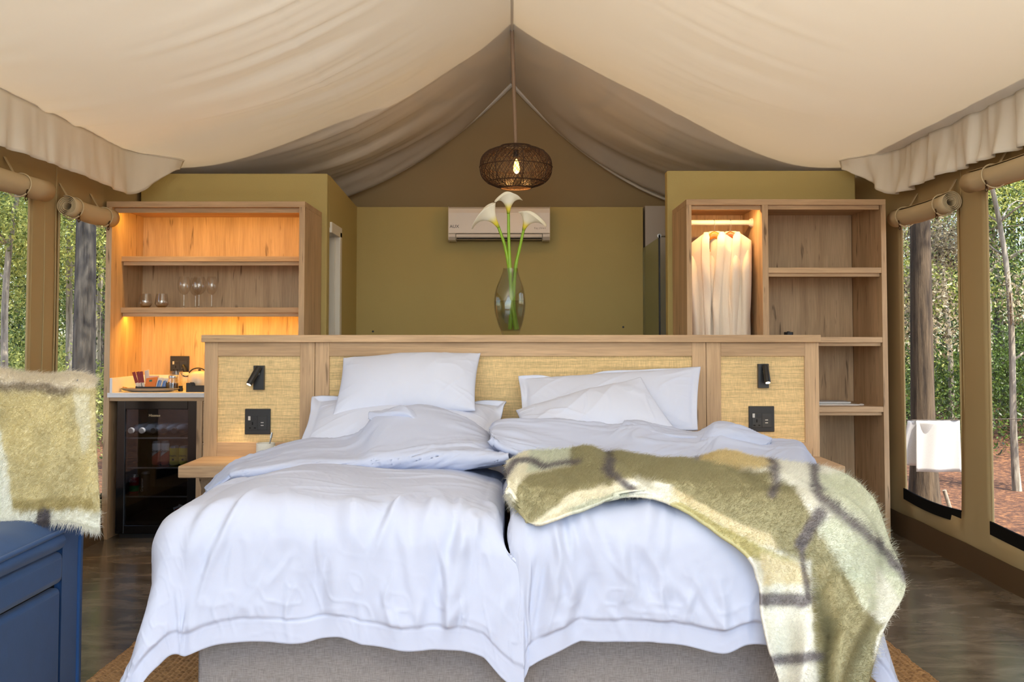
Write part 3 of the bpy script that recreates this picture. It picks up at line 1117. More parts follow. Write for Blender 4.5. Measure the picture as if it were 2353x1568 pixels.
XA, XB = cx_(245, py=463), cx_(701, py=463)
ZT = cz_(463)
TH = 0.036
cab = thing('open_cabinet', 'tall oak drinks cabinet with lit shelves and a fridge niche, on the left', 'cabinet', ((XA+XB)/2, 6.5, 0))
obj('side_panel', MB().box(XA, XA+TH, CF, CB, 0, ZT-TH), M['oak_v'], cab, bevel=0.0015)
obj('side_panel', MB().box(XB-TH, XB, CF, CB, 0, ZT-TH), M['oak_v'], cab, bevel=0.0015)
obj('top_panel', MB().box(XA, XB, CF, CB, ZT-TH, ZT), M['oak_h'], cab, bevel=0.0015)
obj('back_panel', MB().box(XA+TH, XB-TH, CB-.02, CB, 0, ZT-TH), M['oak_back'], cab)
obj('light_pelmet', MB().box(XA+TH, XB-TH, CF+.045, CF+.065, ZT-TH-.030, ZT-TH), M['oak_h'], cab, bevel=0.001)
SY = 6.36
shelf_z = [cz_(589, SY), cz_(707, SY)]
for z in shelf_z:
    obj('shelf', MB().box(XA+TH, XB-TH, SY, CB-.02, z-.034, z), M['oak_h'], cab, bevel=0.0015)
    obj('shelf_pelmet', MB().box(XA+TH+.004, XB-TH, SY+.022, SY+.042, z-.034-.024, z-.034), M['oak_h'], cab, bevel=0.001)
ZC = cz_(903)
obj('counter_rail', MB().box(XA+TH, XB-TH, CF+.005, CF+.025, ZC-.03-.022, ZC-.03), M['oak_h'], cab, bevel=0.001)
FXa, FXb = cx_(262, py=1075), cx_(448, py=1075)
obj('divider', MB().box(FXb+.004, FXb+.040, CF+.004, CB-.02, 0, ZC-.052), M['oak_v'], cab, bevel=0.0015)
for k in range(3):
    z1 = ZC-.055-k*.255
    dr = obj('drawer', MB().box(FXb+.044, XB-TH-.003, CF+.004, CF+.022, z1-.250, z1), M['oak_h'], cab, bevel=0.0015)
    obj('finger_pull', MB().box(FXb+.050, FXb+.12, CF+.001, CF+.006, z1-.016, z1-.006), M['black'], dr)
led = glow('warm_led_strip', (1.0, 0.55, 0.12, 1), 10)
obj('led_strip', MB().box(XA+TH+.01, XB-TH-.01, CF+.068, CF+.076, ZT-TH-.008, ZT-TH-.003), led, cab, label='warm light strip')
obj('led_strip', MB().box(XA+TH+.01, XB-TH-.01, SY+.046, SY+.054, shelf_z[1]-.042, shelf_z[1]-.036), led, cab, label='warm light strip')
LEDC = (1.0, 0.50, 0.05)
lamp('cabinet_light', 'AREA', ((XA+XB)/2, CF+.085, ZT-TH-.012), 3.0, (1.0, .53, .07), aim=((XA+XB)/2, CF+.30, ZT-.5), shape='RECTANGLE', size=XB-XA-.12, size_y=.012)
lamp('cabinet_light', 'AREA', ((XA+XB)/2, SY+.065, shelf_z[1]-.046), 4.8, LEDC, aim=((XA+XB)/2, SY+.22, shelf_z[1]-.5), shape='RECTANGLE', size=XB-XA-.12, size_y=.012)

ctop = thing('countertop', 'white stone countertop with upstand, inside the drinks cabinet', 'countertop', ((XA+XB)/2, 6.5, ZC-.03))
obj('slab', MB().box(XA+TH-.01, XB-TH, CF-.008, CB-.021, ZC-.03, ZC), M['quartz'], ctop, bevel=0.003)
obj('upstand', MB().box(XA+TH+.001, XA+TH+.018, CF+.0, CB-.021, ZC, ZC+.092), M['quartz'], ctop, bevel=0.002)
obj('upstand', MB().box(XA+TH+.018, XB-TH-.001, CB-.039, CB-.021, ZC, ZC+.092), M['quartz'], ctop, bevel=0.002)

# double wall socket above the counter
socket_plate('power_socket', 'square black wall socket above the counter in the drinks cabinet', 413.5, 840, CB-.021, 0.127, 'power sockets')
pc = P(424, 846, CB-.04)
pl = thing('plug', 'black plug with a cable pushed into the counter wall socket', 'plug', pc)
obj('plug_body', MB().tube([pc+np.array([-.012, -.0, .018]), pc+np.array([.006, -.012, -.012]), pc+np.array([.010, -.012, -.03])], [.010, .013, .006], 12), M['black'], pl, smooth=50)
q = np.linspace(0, 1, 14)
obj('cable', MB().tube(st(pc[0]+.010+.05*q+.02*np.sin(q*6), pc[1]-.012-.02*q, pc[2]-.03-.055*np.sin(q*PI*.8)), .003, 6), M['black'], pl, smooth=80)

# ------------------------------------------------------------------ drinks fridge
FT = cz_(920)
fg = thing('drinks_fridge', 'black glass-door bar fridge holding cans, under the counter', 'fridge', ((FXa+FXb)/2, 6.45, 0))
FY = CF+.03
W = 0.022
bd = MB().box(FXa, FXa+W, FY+.045, CB-.03, .02, FT)
bd.box(FXb-W, FXb, FY+.045, CB-.03, .02, FT).box(FXa, FXb, FY+.045, CB-.03, FT-W, FT).box(FXa, FXb, FY+.045, CB-.03, .02, .10).box(FXa, FXb, CB-.05, CB-.03, .02, FT)
obj('cabinet_shell', bd, plain('fridge_inside', lin(34, 36, 40), 0.4), fg)
gx0, gx1 = cx_(286, FY, 1075), cx_(430, FY, 1075)
gz0, gz1 = cz_(1208, FY), cz_(941, FY)
df = MB().box(FXa, gx0, FY, FY+.042, .03, FT).box(gx1, FXb, FY, FY+.042, .03, FT).box(gx0, gx1, FY, FY+.042, gz1, FT).box(gx0, gx1, FY, FY+.042, .03, gz0)
door = obj('door_frame', df, M['black_gloss'], fg, bevel=0.003)
obj('glass', MB().box(gx0-.002, gx1+.002, FY+.010, FY+.014, gz0-.002, gz1+.002), pane_glass('fridge_glass', (0.52, 0.53, 0.56, 1), fac_min=.05), door)
obj('plinth', MB().box(FXa+.02, FXb-.02, FY+.02, FY+.05, 0, .03), M['black'], fg)


def lettering(text, loc, size, mat, parent, name='lettering', rot=(PI/2, 0, 0), ext=0.0004, shear=0.0, align='CENTER'):
    cu = bpy.data.curves.new(name, 'FONT')
    cu.body = text
    cu.size = size
    cu.extrude = ext
    cu.shear = shear
    cu.align_x = align
    cu.materials.append(mat)
    o = bpy.data.objects.new(name, cu)
    C.objects.link(o)
    o.parent = parent
    o.location = [float(q) for q in np.asarray(loc)-origin_of(parent)]
    o.rotation_euler = rot
    bpy.context.view_layer.update()
    me = bpy.data.meshes.new_from_object(o)
    r = bpy.data.objects.new(name, me)
    C.objects.link(r)
    r.parent = parent
    r.location, r.rotation_euler = o.location, o.rotation_euler
    bpy.data.objects.remove(o)
    r.name = name
    return r


M['gold_print'] = plain('gold_print', lin(190, 165, 120), 0.4)
lp = P(355, 958, FY)
lettering('Hisense', lp, .023, M['gold_print'], door)
shz = [cz_(1002, 6.4), cz_(1069, 6.4), cz_(1134, 6.4), cz_(1198, 6.4)]
for z in shz[:3]:
    sh = obj('wire_shelf', MB().box(FXa+W, FXb-W, FY+.06, CB-.06, z-.006, z), pane_glass('fridge_shelf_glass', (0.55, 0.57, 0.58, 1)), fg)
    obj('shelf_trim', MB().box(FXa+W, FXb-W, FY+.055, FY+.062, z-.008, z+.001), M['steel'], sh)
lamp('fridge_fill', 'AREA', ((FXa+FXb)/2, FY+.09, FT-W-.006), 2.2, (0.95, 0.97, 1.0), rot=(0, 0, 0), shape='RECTANGLE', size=.3, size_y=.05)  # added fill to brighten the cans; no lamp is known in this fridge


def can(name, label, px, z, r, h, body, rim, y=6.40, group=None):
    x = float(P(px, 1060, y)[0])
    z = z+.0018
    c = (x, y, z)
    t = thing(name, label, 'can', c, group)
    b = obj('can_body', MB().lathe([(r*.78, 0), (r*.97, .006), (r, .012), (r, h-.016), (r*.96, h-.012)], c, 26), body, t, smooth=40)
    obj('lid', MB().lathe([(r*.96, h-.012), (r*.84, h), (r*.80, h), (r*.78, h-.003), (0, h-.003)], c, 26), rim, t, smooth=40)
    return t, b, c


def split_can(name, low, high):
    """Printed can: lower colour rising on a slant into a pale upper field."""
    m, nt, b = new_mat(name)
    tc = N(nt, 'ShaderNodeTexCoord')
    sp = N(nt, 'ShaderNodeSeparateXYZ')
    nt.links.new(tc.outputs['Object'], sp.inputs[0])
    ma = N(nt, 'ShaderNodeMath', operation='MULTIPLY_ADD')
    ma.inputs[1].default_value = 0.75
    nt.links.new(sp.outputs['X'], ma.inputs[0])
    mb_ = N(nt, 'ShaderNodeMath', operation='MULTIPLY')
    mb_.inputs[1].default_value = -1
    nt.links.new(sp.outputs['Z'], mb_.inputs[0])
    nt.links.new(mb_.outputs[0], ma.inputs[2])
    r = N(nt, 'ShaderNodeMath', operation='GREATER_THAN')
    r.inputs[1].default_value = -0.070
    nt.links.new(ma.outputs[0], r.inputs[0])
    mx = N(nt, 'ShaderNodeMix', data_type='RGBA')
    mx.inputs[6].default_value, mx.inputs[7].default_value = high, low
    nt.links.new(r.outputs[0], mx.inputs[0])
    nt.links.new(mx.outputs[2], b.inputs['Base Color'])
    b.inputs['Roughness'].default_value = 0.35
    return m


M['ink'] = plain('dark_ink', lin(40, 36, 40), 0.5)
M['white_ink'] = plain('white_ink', lin(235, 235, 235), 0.5)
pm = split_can('white_coral_can', lin(222, 110, 84), lin(235, 235, 232))
for k, px in enumerate((359, 379)):
    t, b, c = can('drink_can', ['white and coral drinks can on the middle fridge shelf, far left of its row', 'white and coral drinks can between its twin and the yellow cans'][k], px, shz[1], .0265, .150, pm, M['steel'], group='cans in the fridge')
    lettering('Spier', (c[0], c[1]-.0275, c[2]+.082), .028, M['ink'], b, shear=0.3)
ym = plain('yellow_can', lin(236, 214, 60), 0.35)
for k, px in enumerate((401, 423)):
    t, b, c = can('drink_can', ['yellow drinks can next to the coral cans in the fridge', 'yellow drinks can at the door edge, cut off by the fridge frame'][k], px, shz[1], .031, .120, ym, M['steel'], group='cans in the fridge')
    lettering('Devil’s', (c[0], c[1]-.032, c[2]+.055), .016, M['ink'], b)
    obj('printed_crest', MB().box(c[0]-.006, c[0]+.006, c[1]-.0325, c[1]-.0312, c[2]+.030, c[2]+.042), M['ink'], b)
gm = split_can('red_green_can', lin(176, 20, 30), lin(170, 16, 28))
t, b, c = can('drink_can', 'short red and green drinks can on the lower fridge shelf', 309, shz[2], .030, .115, plain('red_can', lin(190, 20, 32), 0.3), M['steel'], group='cans in the fridge')
lettering('Cola', (c[0], c[1]-.031, c[2]+.072), .026, M['white_ink'], b, shear=0.3)
obj('green_base', MB().lathe([(.0303, .012), (.0305, .05)], c, 26, caps=False), plain('green_print', lin(40, 150, 70), 0.3), b, smooth=40)
t, b, c = can('drink_can', 'tall dark drinks can with upright script on the lower fridge shelf', 335, shz[2], .0275, .135, plain('dark_can', lin(40, 22, 30), 0.25), M['steel'], group='cans in the fridge')
lettering('Grapetiser', (c[0]-.006, c[1]-.0285, c[2]+.012), .020, M['white_ink'], b, rot=(PI/2, -PI/2, 0), align='LEFT')
for k, px in enumerate((303, 328, 355, 379, 403)):
    x = float(P(px, 988, 6.36)[0])
    z = shz[0]+.0385
    pale = k < 2
    t = thing('lying_bottle', ['bottle lying with its white cap forward, leftmost on the top fridge shelf', 'bottle lying with its white cap forward, second on the top fridge shelf', 'dark-capped bottle lying on the top fridge shelf, beside the white caps', 'dark-capped bottle lying on the top fridge shelf, in the middle of the dark ones', 'dark-capped bottle lying nearest the door edge on the top fridge shelf'][k], 'bottle', (x, 6.5, shz[0]), 'bottles lying in the fridge')
    obj('bottle_body', MB().tube([(x, 6.355, z), (x, 6.40, z), (x, 6.45, z-.003), (x, 6.62, z-.003)], [.014, .015, .033, .033], 20), plain('bottle_water', lin(70, 76, 84), 0.15), t, smooth=50)
    obj('cap', MB().tube([(x, 6.336, z), (x, 6.34, z), (x, 6.36, z)], [.0165, .0185, .0185], 20), M['white_plastic'] if pale else M['black'], t, smooth=40, label='white cap' if pale else 'dark cap')
# bowl of sachets at the bottom
c = np.array([float(P(416, 1195, 6.42)[0]), 6.42, .1012])
t = thing('small_bowl', 'dark bowl at the bottom of the fridge holding paper sachets', 'bowl', c)
obj('bowl_shell', MB().lathe([(.025, 0), (.045, .02), (.052, .045), (.049, .045), (.040, .02), (0, .008)], c, 28), plain('dark_bowl', lin(50, 52, 58), 0.4), t, smooth=50)
for k, (dx, dz, a) in enumerate(((-.022, .055, .35), (.004, .062, -.3), (.026, .052, .15))):
    p = c+np.array([dx, -.01+.008*k, dz])
    s = thing('sachet', ['white and red paper sachet leaning left in the fridge bowl', 'white paper sachet standing in the middle of the fridge bowl', 'white paper sachet lying at the right of the fridge bowl'][k], 'sachet', p, 'sachets in the fridge bowl')
    obj('paper', MB().obox(p, (.024*math.cos(a), 0, .024*math.sin(a)), (0, .002, 0), (-.014*math.sin(a), 0, .014*math.cos(a))), M['white_ink'], s, bevel=.001)
    obj('red_print', MB().obox(p+np.array([0, -.0025, -.004]), (.016*math.cos(a), 0, .016*math.sin(a)), (0, .0004, 0), (-.005*math.sin(a), 0, .005*math.cos(a))), plain('red_print', lin(200, 40, 40), 0.5), s)

# ------------------------------------------------------------------ glasses on the lower shelf
M['thin_glass'] = pane_glass('drinking_glass', (0.975, 0.965, 0.95, 1), fac_min=.10)


def wine_glass(px, y, h, rb, label):
    c = np.array([float(P(px, 700, y)[0]), y, shelf_z[1]+.0008])
    t = thing('wine_glass', label, 'glass', c, 'wine glasses on the shelf')
    hs = h*.42
    obj('foot', MB().lathe([(.033, 0), (.033, .002), (.008, .005), (.0035, .012)], c, 28), M['thin_glass'], t, smooth=60)
    obj('stem', MB().lathe([(.0035, .012), (.003, hs*.6), (.0045, hs)], c, 16, caps=False), M['thin_glass'], t, smooth=60)
    q = np.linspace(0, 1, 14)
    r = rb*np.sin(np.clip(q*1.35+.09, 0, 2.2))**.75
    r = np.where(q > .55, rb*(1-.30*(np.maximum(q-.55, 0)/.45)**1.5), rb*np.sqrt(np.clip(1-((.55-q)/.56)**2, 0.01, 1)))
    prof = [(float(a), float(hs+b*(h-hs))) for a, b in zip(r, q)]
    obj('cup', MB().lathe(prof, c, 32, caps=False), M['thin_glass'], t, smooth=80)


wine_glass(422.5, 6.44, .202, .041, 'wine glass standing leftmost on the lower shelf, next to the tumblers')
wine_glass(449, 6.60, .205, .040, 'wine glass standing half behind the middle wine glass')
wine_glass(457, 6.44, .202, .045, 'widest wine glass, in the middle of the lower shelf row')
wine_glass(486, 6.52, .208, .037, 'wine glass standing at the right end of the row')
for k, px in enumerate((334, 371.5)):
    y = 6.46
    c = np.array([float(P(px, 700, y)[0]), y, shelf_z[1]+.0008])
    t = thing('tumbler', ['stemless tumbler at the far left of the lower shelf', 'stemless tumbler between the other tumbler and the wine glasses'][k], 'glass', c, 'tumblers on the shelf')
    obj('tumbler_cup', MB().lathe([(.022, 0), (.034, .010), (.0435, .026), (.041, .05), (.034, .092), (.0328, .092), (.0395, .05), (.042, .027), (.033, .013), (0, .008)], c, 32), M['thin_glass'], t, smooth=60)
    obj('thick_base', MB().lathe([(.021, .001), (.032, .010), (.033, .012), (.020, .009), (0, .0075)], c, 24), pane_glass('base_glass', (0.9, 0.74, 0.5, 1)), t, smooth=60)

# ------------------------------------------------------------------ things on the counter
def at_counter(px, y, dz=0.0):
    p = P(px, 900, y)
    return np.array([p[0], y, ZC+dz+.0008])


c = at_counter(345, 6.33)
t = thing('serving_tray', 'long grey oval serving tray under the sachet dish on the counter', 'tray', c)
obj('tray_plate', MB().lathe([(.12, 0), (.17, .008), (.188, .020), (.183, .022), (.16, .012), (0, .008)], c, 48, sy=.36), plain('grey_wood', lin(150, 138, 122), 0.6, var=.1, vscale=50), t, smooth=60)
for sx in (-1, 1):
    obj('tray_grip', MB().tube([c+np.array([sx*.155, -.02, .021]), c+np.array([sx*.172, 0, .026]), c+np.array([sx*.155, .02, .021])], .005, 8), plain('tan_grip', lin(196, 150, 100), 0.5), t, smooth=60)
c = at_counter(350, 6.35, .013)
t = thing('sachet_dish', 'black rectangular dish holding tea and sugar sachets, on the grey tray', 'dish', c)
ds = MB().box(c[0]-.098, c[0]+.098, c[1]-.028, c[1]+.032, c[2], c[2]+.004)
ds.box(c[0]-.098, c[0]+.098, c[1]-.028, c[1]-.025, c[2], c[2]+.018).box(c[0]-.098, c[0]+.098, c[1]+.029, c[1]+.032, c[2], c[2]+.03).box(c[0]-.098, c[0]-.095, c[1]-.028, c[1]+.032, c[2], c[2]+.02).box(c[0]+.095, c[0]+.098, c[1]-.028, c[1]+.032, c[2], c[2]+.045)
obj('dish_body', ds, M['black'], t, bevel=.001)
zd = c[2]+.005
dark_red, cream_p = plain('dark_red_paper', lin(128, 28, 26), 0.4), plain('cream_paper', lin(228, 214, 196), 0.5)
for k, (px, lean) in enumerate(((318, -.30), (324.5, -.22), (330, -.16))):
    p = at_counter(px, 6.345)
    p[2] = zd
    s = thing('coffee_stick', ['dark red coffee stick leaning at the far left of the sachet dish', 'dark red coffee stick second from the left in the sachet dish', 'dark red coffee stick beside the cream one in the sachet dish'][k], 'sachet', p, 'coffee sticks in the dish')
    ax = np.array([math.sin(lean), 0, math.cos(lean)])
    sd = np.array([math.cos(lean), 0, -math.sin(lean)])
    obj('stick_paper', MB().obox(p+ax*.055, sd*.010, (0, .002, 0), ax*.055), dark_red, s, bevel=.001)
    obj('white_end', MB().obox(p+ax*.020, sd*.0103, (0, .0023, 0), ax*.018), cream_p, s)
p = at_counter(341, 6.37)
p[2] = zd
o = obj('creamer_stick', MB().obox(p+np.array([-.008, 0, .058]), (.014, 0, .004), (0, .003, 0), (-.004, 0, .058)), cream_p, None, bevel=.001)
tag(o, 'cream paper creamer stick behind the dark red sticks', 'sachet')
p = at_counter(345, 6.338)
p[2] = zd
s = thing('tea_packet', 'orange tea packet with a green label, in the sachet dish', 'sachet', p)
obj('packet_paper', MB().obox(p+np.array([.004, 0, .036]), (.034, 0, .004), (0, .004, 0), (.004, .004, .034)), plain('orange_paper', lin(226, 122, 22), 0.45), s, bevel=.001)
obj('green_label', MB().obox(p+np.array([.004, -.005, .050]), (.009, 0, .001), (0, .0006, 0), (0, 0, .006)), plain('green_label', lin(70, 110, 80), 0.5), s)
p = at_counter(348, 6.362)
p[2] = zd
o = obj('biscuit_pack', MB().obox(p+np.array([.012, .004, .042]), (.032, 0, 0), (0, .004, 0), (0, .004, .040)).obox(p+np.array([.012, -.0005, .072]), (.026, 0, 0), (0, .001, 0), (0, 0, .008)), plain('clear_orange_pack', lin(228, 196, 168), 0.3), None, bevel=.001)
tag(o, 'clear and orange packet standing behind the orange tea packet', 'sachet')
bl = plain('blue_paper', lin(64, 120, 190), 0.45)
for k, (px, dz_) in enumerate(((364, 0), (376, -.004))):
    p = at_counter(px, 6.338+.006*k)
    p[2] = zd
    s = thing('sugar_packet', ['blue and white sugar packet beside the orange tea packet', 'blue and white sugar packet at the right end of the dish, by the glass jar'][k], 'sachet', p, 'sugar packets in the dish')
    obj('packet_paper', MB().obox(p+np.array([.006, 0, .036+dz_]), (.017, 0, 0), (0, .003, 0), (.008, .004, .034)), cream_p, s, bevel=.001)
    for q in range(3):
        obj('blue_print', MB().obox(p+np.array([-.003+.008*q, -.0045, .030+.004*(q % 2)+dz_]), (.0028, 0, 0), (0, .0006, 0), (.005, .002, .022)), bl, s)
c = at_counter(398, 6.33)
t = thing('coffee_jar', 'small clear jar half full of coffee, right of the sachet dish', 'jar', c)
obj('jar_glass', MB().lathe([(.028, 0), (.033, .006), (.033, .068), (.027, .080), (.027, .086), (.0255, .086), (.0255, .080), (.0312, .067), (.0312, .008), (0, .006)], c, 32), M['thin_glass'], t, smooth=60)
obj('coffee', MB().lathe([(.0305, .008), (.0305, .052), (0, .055)], c, 24), plain('ground_coffee', lin(58, 36, 24), 0.9, bump=.6, bscale=300), t, smooth=60)
obj('lid', MB().lathe([(.0285, .084), (.0295, .087), (.0295, .100), (.027, .103), (0, .103)], c, 28), M['steel'], t, smooth=40)
c = at_counter(404, 6.47)
t = thing('glass_carafe', 'empty clear glass jug standing behind the coffee jar', 'jug', c)
obj('jug_glass', MB().lathe([(.036, 0), (.042, .006), (.042, .125), (.0405, .125), (.0405, .008), (0, .006)], c, 32), M['thin_glass'], t, smooth=60)
obj('handle', MB().tube([c+np.array([.04, 0, .11]), c+np.array([.062, 0, .10]), c+np.array([.062, 0, .05]), c+np.array([.041, 0, .03])], .004, 8), M['thin_glass'], t, smooth=60)
c = at_counter(415, 6.36)
o = obj('black_tub', MB().lathe([(.013, 0), (.015, .004), (.015, .020), (.013, .022), (0, .022)], c, 20).lathe([(.0125, .022), (.0125, .034), (0, .035)], c, 20), M['black'], None, smooth=40)
tag(o, 'tiny black tub between the coffee jar and the kettle', 'tub')
c = at_counter(458, 6.45)
cream = plain('cream_enamel', lin(226, 206, 176), 0.25)
t = thing('kettle', 'cream kettle with a thin black arched handle, at the headboard corner', 'kettle', c)
obj('kettle_body', MB().lathe([(.066, 0), (.074, .01), (.076, .06), (.066, .110), (.045, .124), (0, .128)], c, 36), cream, t, smooth=50)
th = np.linspace(0.12*PI, .88*PI, 18)
obj('handle', MB().tube(st(c[0]-.01+.062*np.cos(th), c[1]+0*th, c[2]+.095+.050*np.sin(th)), .004, 8), M['black'], t, smooth=80)
obj('lid_knob', MB().lathe([(.008, .126), (.010, .136), (0, .140)], c, 16), M['black'], t, smooth=50)
obj('spout', MB().tube([c+np.array([.06, -.01, .06]), c+np.array([.09, -.012, .095]), c+np.array([.10, -.012, .11])], [.018, .013, .011], 14), cream, t, smooth=60)
c = at_counter(428, 6.64)
t = thing('cream_canister', 'cream canister with a black loop handle, behind the tiny black tub', 'canister', c)
obj('canister_body', MB().lathe([(.044, 0), (.047, .004), (.047, .108), (.044, .112), (0, .112)], c, 32), cream, t, smooth=40)
th = np.linspace(PI, 2*PI, 14)
obj('handle', MB().tube(st(c[0]+.012+.034*np.cos(th), c[1]-.047+0*th, c[2]+.112+.026*np.sin(th)), .0035, 8), M['black'], t, smooth=80)
c = at_counter(455, 6.32)
t = thing('caddy', 'black sachet caddy with a cut-out side, in front of the cream kettle', 'caddy', c)
pr = [(c[0]-.062, c[2]), (c[0]+.08, c[2]), (c[0]+.08, c[2]+.036), (c[0]-.030, c[2]+.036), (c[0]-.034, c[2]+.050), (c[0]-.040, c[2]+.056), (c[0]-.062, c[2]+.056)]
obj('front_panel', MB().prism(pr, 'y', c[1]-.040, c[1]-.036), M['black'], t, bevel=.001)
obj('back_panel', MB().prism(pr, 'y', c[1]+.036, c[1]+.040), M['black'], t, bevel=.001)
obj('tray_base', MB().box(c[0]-.062, c[0]+.08, c[1]-.036, c[1]+.036, c[2], c[2]+.004), M['black'], t)
obj('side_panel', MB().box(c[0]+.076, c[0]+.08, c[1]-.036, c[1]+.036, c[2], c[2]+.036), M['black'], t)

# ------------------------------------------------------------------ right wardrobe unit
XC, XD = cx_(1577, py=458), cx_(2035, py=458)
ZT2 = float(P(1800, 458, CF)[2])
wz = lambda py: float(P(1800, py, CF)[2])
war = thing('open_wardrobe', 'tall oak open wardrobe with a lit hanging bay and four open shelves, on the right', 'wardrobe', ((XC+XD)/2, 6.5, 0))
DV0, DV1 = cx_(1753), cx_(1767)
obj('side_panel', MB().box(XC, XC+TH-.004, CF, CB, 0, ZT2-TH), M['oak_v'], war, bevel=.0015)
obj('side_panel', MB().box(XD-TH+.004, XD, CF, CB, 0, ZT2-TH), M['oak_v'], war, bevel=.0015)
obj('top_panel', MB().box(XC, XD, CF, CB, ZT2-TH, ZT2), M['oak_h'], war, bevel=.0015)
obj('divider', MB().box(DV0, DV1, CF, CB-.02, 0, ZT2-TH), M['oak_v'], war, bevel=.0015)
obj('back_panel', MB().box(XC+TH, XD-TH, CB-.02, CB, 0, ZT2-TH), M['oak_back'], war)
obj('light_pelmet', MB().box(XC+TH, DV0, CF+.03, CF+.05, ZT2-TH-.026, ZT2-TH), M['oak_h'], war, bevel=.001)
obj('pelmet', MB().box(DV1, XD-TH, CF+.02, CF+.04, ZT2-TH-.026, ZT2-TH), M['oak_h'], war, bevel=.001)
wsh = [wz(615), wz(775), wz(935)]
for z in wsh:
    obj('shelf', MB().box(DV1, XD-TH+.004, CF+.002, CB-.02, z-.034, z), M['oak_h'], war, bevel=.0015)
    obj('shelf_pelmet', MB().box(DV1+.003, XD-TH, CF+.022, CF+.042, z-.034-.022, z-.034), M['oak_h'], war, bevel=.001)
obj('led_strip', MB().box(XC+TH+.01, DV0-.01, CF+.052, CF+.060, ZT2-TH-.008, ZT2-TH-.003), led, war, label='warm light strip')
lamp('wardrobe_light', 'AREA', ((XC+DV0)/2, CF+.075, ZT2-TH-.012), 1.9, (1.0, 0.60, 0.24), aim=((XC+DV0)/2, CF+.22, ZT2-.6), shape='RECTANGLE', size=DV0-XC-.1, size_y=.012)
RY, RZ = 6.45, float(P(1660, 512, 6.45)[2])
obj('hanging_rail', MB().cyl((XC+TH, RY, RZ), (DV0-.004, RY, RZ), .0175, n=24), M['white_plastic'], war, smooth=40, label='white hanging rail')
for x, s in ((XC+TH-.004, 1), (DV0, -1)):
    obj('rail_socket', MB().cyl((x, RY, RZ), (x+s*.012, RY, RZ), .030, n=24).cyl((x+s*.012, RY, RZ), (x+s*.022, RY, RZ), .024, n=24), M['white_plastic'], war, smooth=40)
# slatted rack half hidden at the left of the hanging bay
hx0 = XC+TH+.004
t = thing('slatted_rack', 'dark slatted rack at the left edge of the hanging bay behind the robes', 'rack', (hx0, 6.6, RZ-.30))
for k in range(5):
    obj('slat', MB().box(hx0, hx0+.10-.012*k, 6.60, 6.66, RZ-.20-.026*k, RZ-.188-.026*k), M['black'] if k % 2 == 0 else M['leather'], t, bevel=.001)
obj('rack_post', MB().box(hx0, hx0+.01, 6.62, 6.64, RZ-.34, RZ-.18), M['black'], t)

# things lying on the wardrobe shelves
cpt = P(1812, 770, 6.42)
o = obj('black_canister', MB().lathe([(.026, 0), (.029, .003), (.029, .030), (.027, .033), (0, .033)], (float(cpt[0]), 6.42, wsh[1]), 26).lathe([(.010, .033), (.010, .037), (0, .037)], (float(cpt[0]), 6.42, wsh[1]), 16), M['black'], None, smooth=40)
tag(o, 'small black round canister on the wardrobe shelf, just above the headboard ledge', 'canister')
bx0, bx1 = float(P(1868, 930, 6.38)[0]), float(P(1966, 930, 6.38)[0])
t = thing('flat_board', 'flat white folded board with a cord loop, lying on the lower wardrobe shelf', 'board', ((bx0+bx1)/2, 6.4, wsh[2]))
obj('board_plate', MB().box(bx0, bx1, 6.30, 6.5, wsh[2], wsh[2]+.008), M['white_plastic'], t, bevel=.003)
obj('raised_pad', MB().box(bx0+.01, bx1-.04, 6.34, 6.5, wsh[2]+.008, wsh[2]+.022), plain('pad_grey', lin(200, 196, 190), .6), t, bevel=.008, seg=3)
th = np.linspace(0, 2*PI, 18)[:-1]
obj('cord_loop', MB().tube(st(bx1+.012+.014*np.cos(th), 6.305+.004*np.sin(th), wsh[2]+.006+.003*np.sin(th)), .003, 6, closed=True), M['white_plastic'], t, smooth=80)


# ------------------------------------------------------------------ bathrobes on wooden hangers
M['terry'] = cloth('terry_cloth', lin(240, 228, 212), bump=1.0, bscale=260, sheen=.3)
M['hanger_wood'] = plain('varnished_wood', lin(206, 128, 40), .3, coat=.4)
M['hanger_wood2'] = plain('varnished_dark_wood', lin(168, 92, 34), .3, coat=.4)


def hanger(px, label, mat, ang):
    x = float(P(px, 512, RY)[0])
    t = thing('coat_hanger', label, 'hanger', (x, RY, RZ), 'wooden hangers on the rail')
    th = np.linspace(-0.25*PI, 1.12*PI, 16)
    hook = st(x+0*th, RY+.021*np.cos(th), RZ+.001+.021*np.sin(th))
    low = np.array([[x, RY-.021, RZ-.02], [x, RY-.004, RZ-.05], [x, RY, RZ-.085]])
    obj('hook', MB().tube(np.concatenate([hook, low]), .0022, 8), M['steel'], t, smooth=80)
    q = np.linspace(-1, 1, 21)
    ca, sa = math.cos(ang), math.sin(ang)
    w = .125*q
    zz = RZ-.078-.075*np.abs(q)**1.15
    mb = MB()
    g = []
    for k in range(12):
        a = 2*PI*k/12
        g.append(st(x+w*ca-.010*np.cos(a)*sa, RY+w*sa+.010*np.cos(a)*ca, zz+.024*np.sin(a)*(1-.35*np.abs(q))))
    g.append(g[0])
    mb.grid(np.array(g))
    obj('shoulder_bar', mb, mat, t, smooth=60)
    obj('trouser_bar', MB().tube([(x-.10*ca, RY-.10*sa, RZ-.185), (x+.10*ca, RY+.10*sa, RZ-.185)], .006, 10), mat, t, smooth=60)
    return x, ca, sa


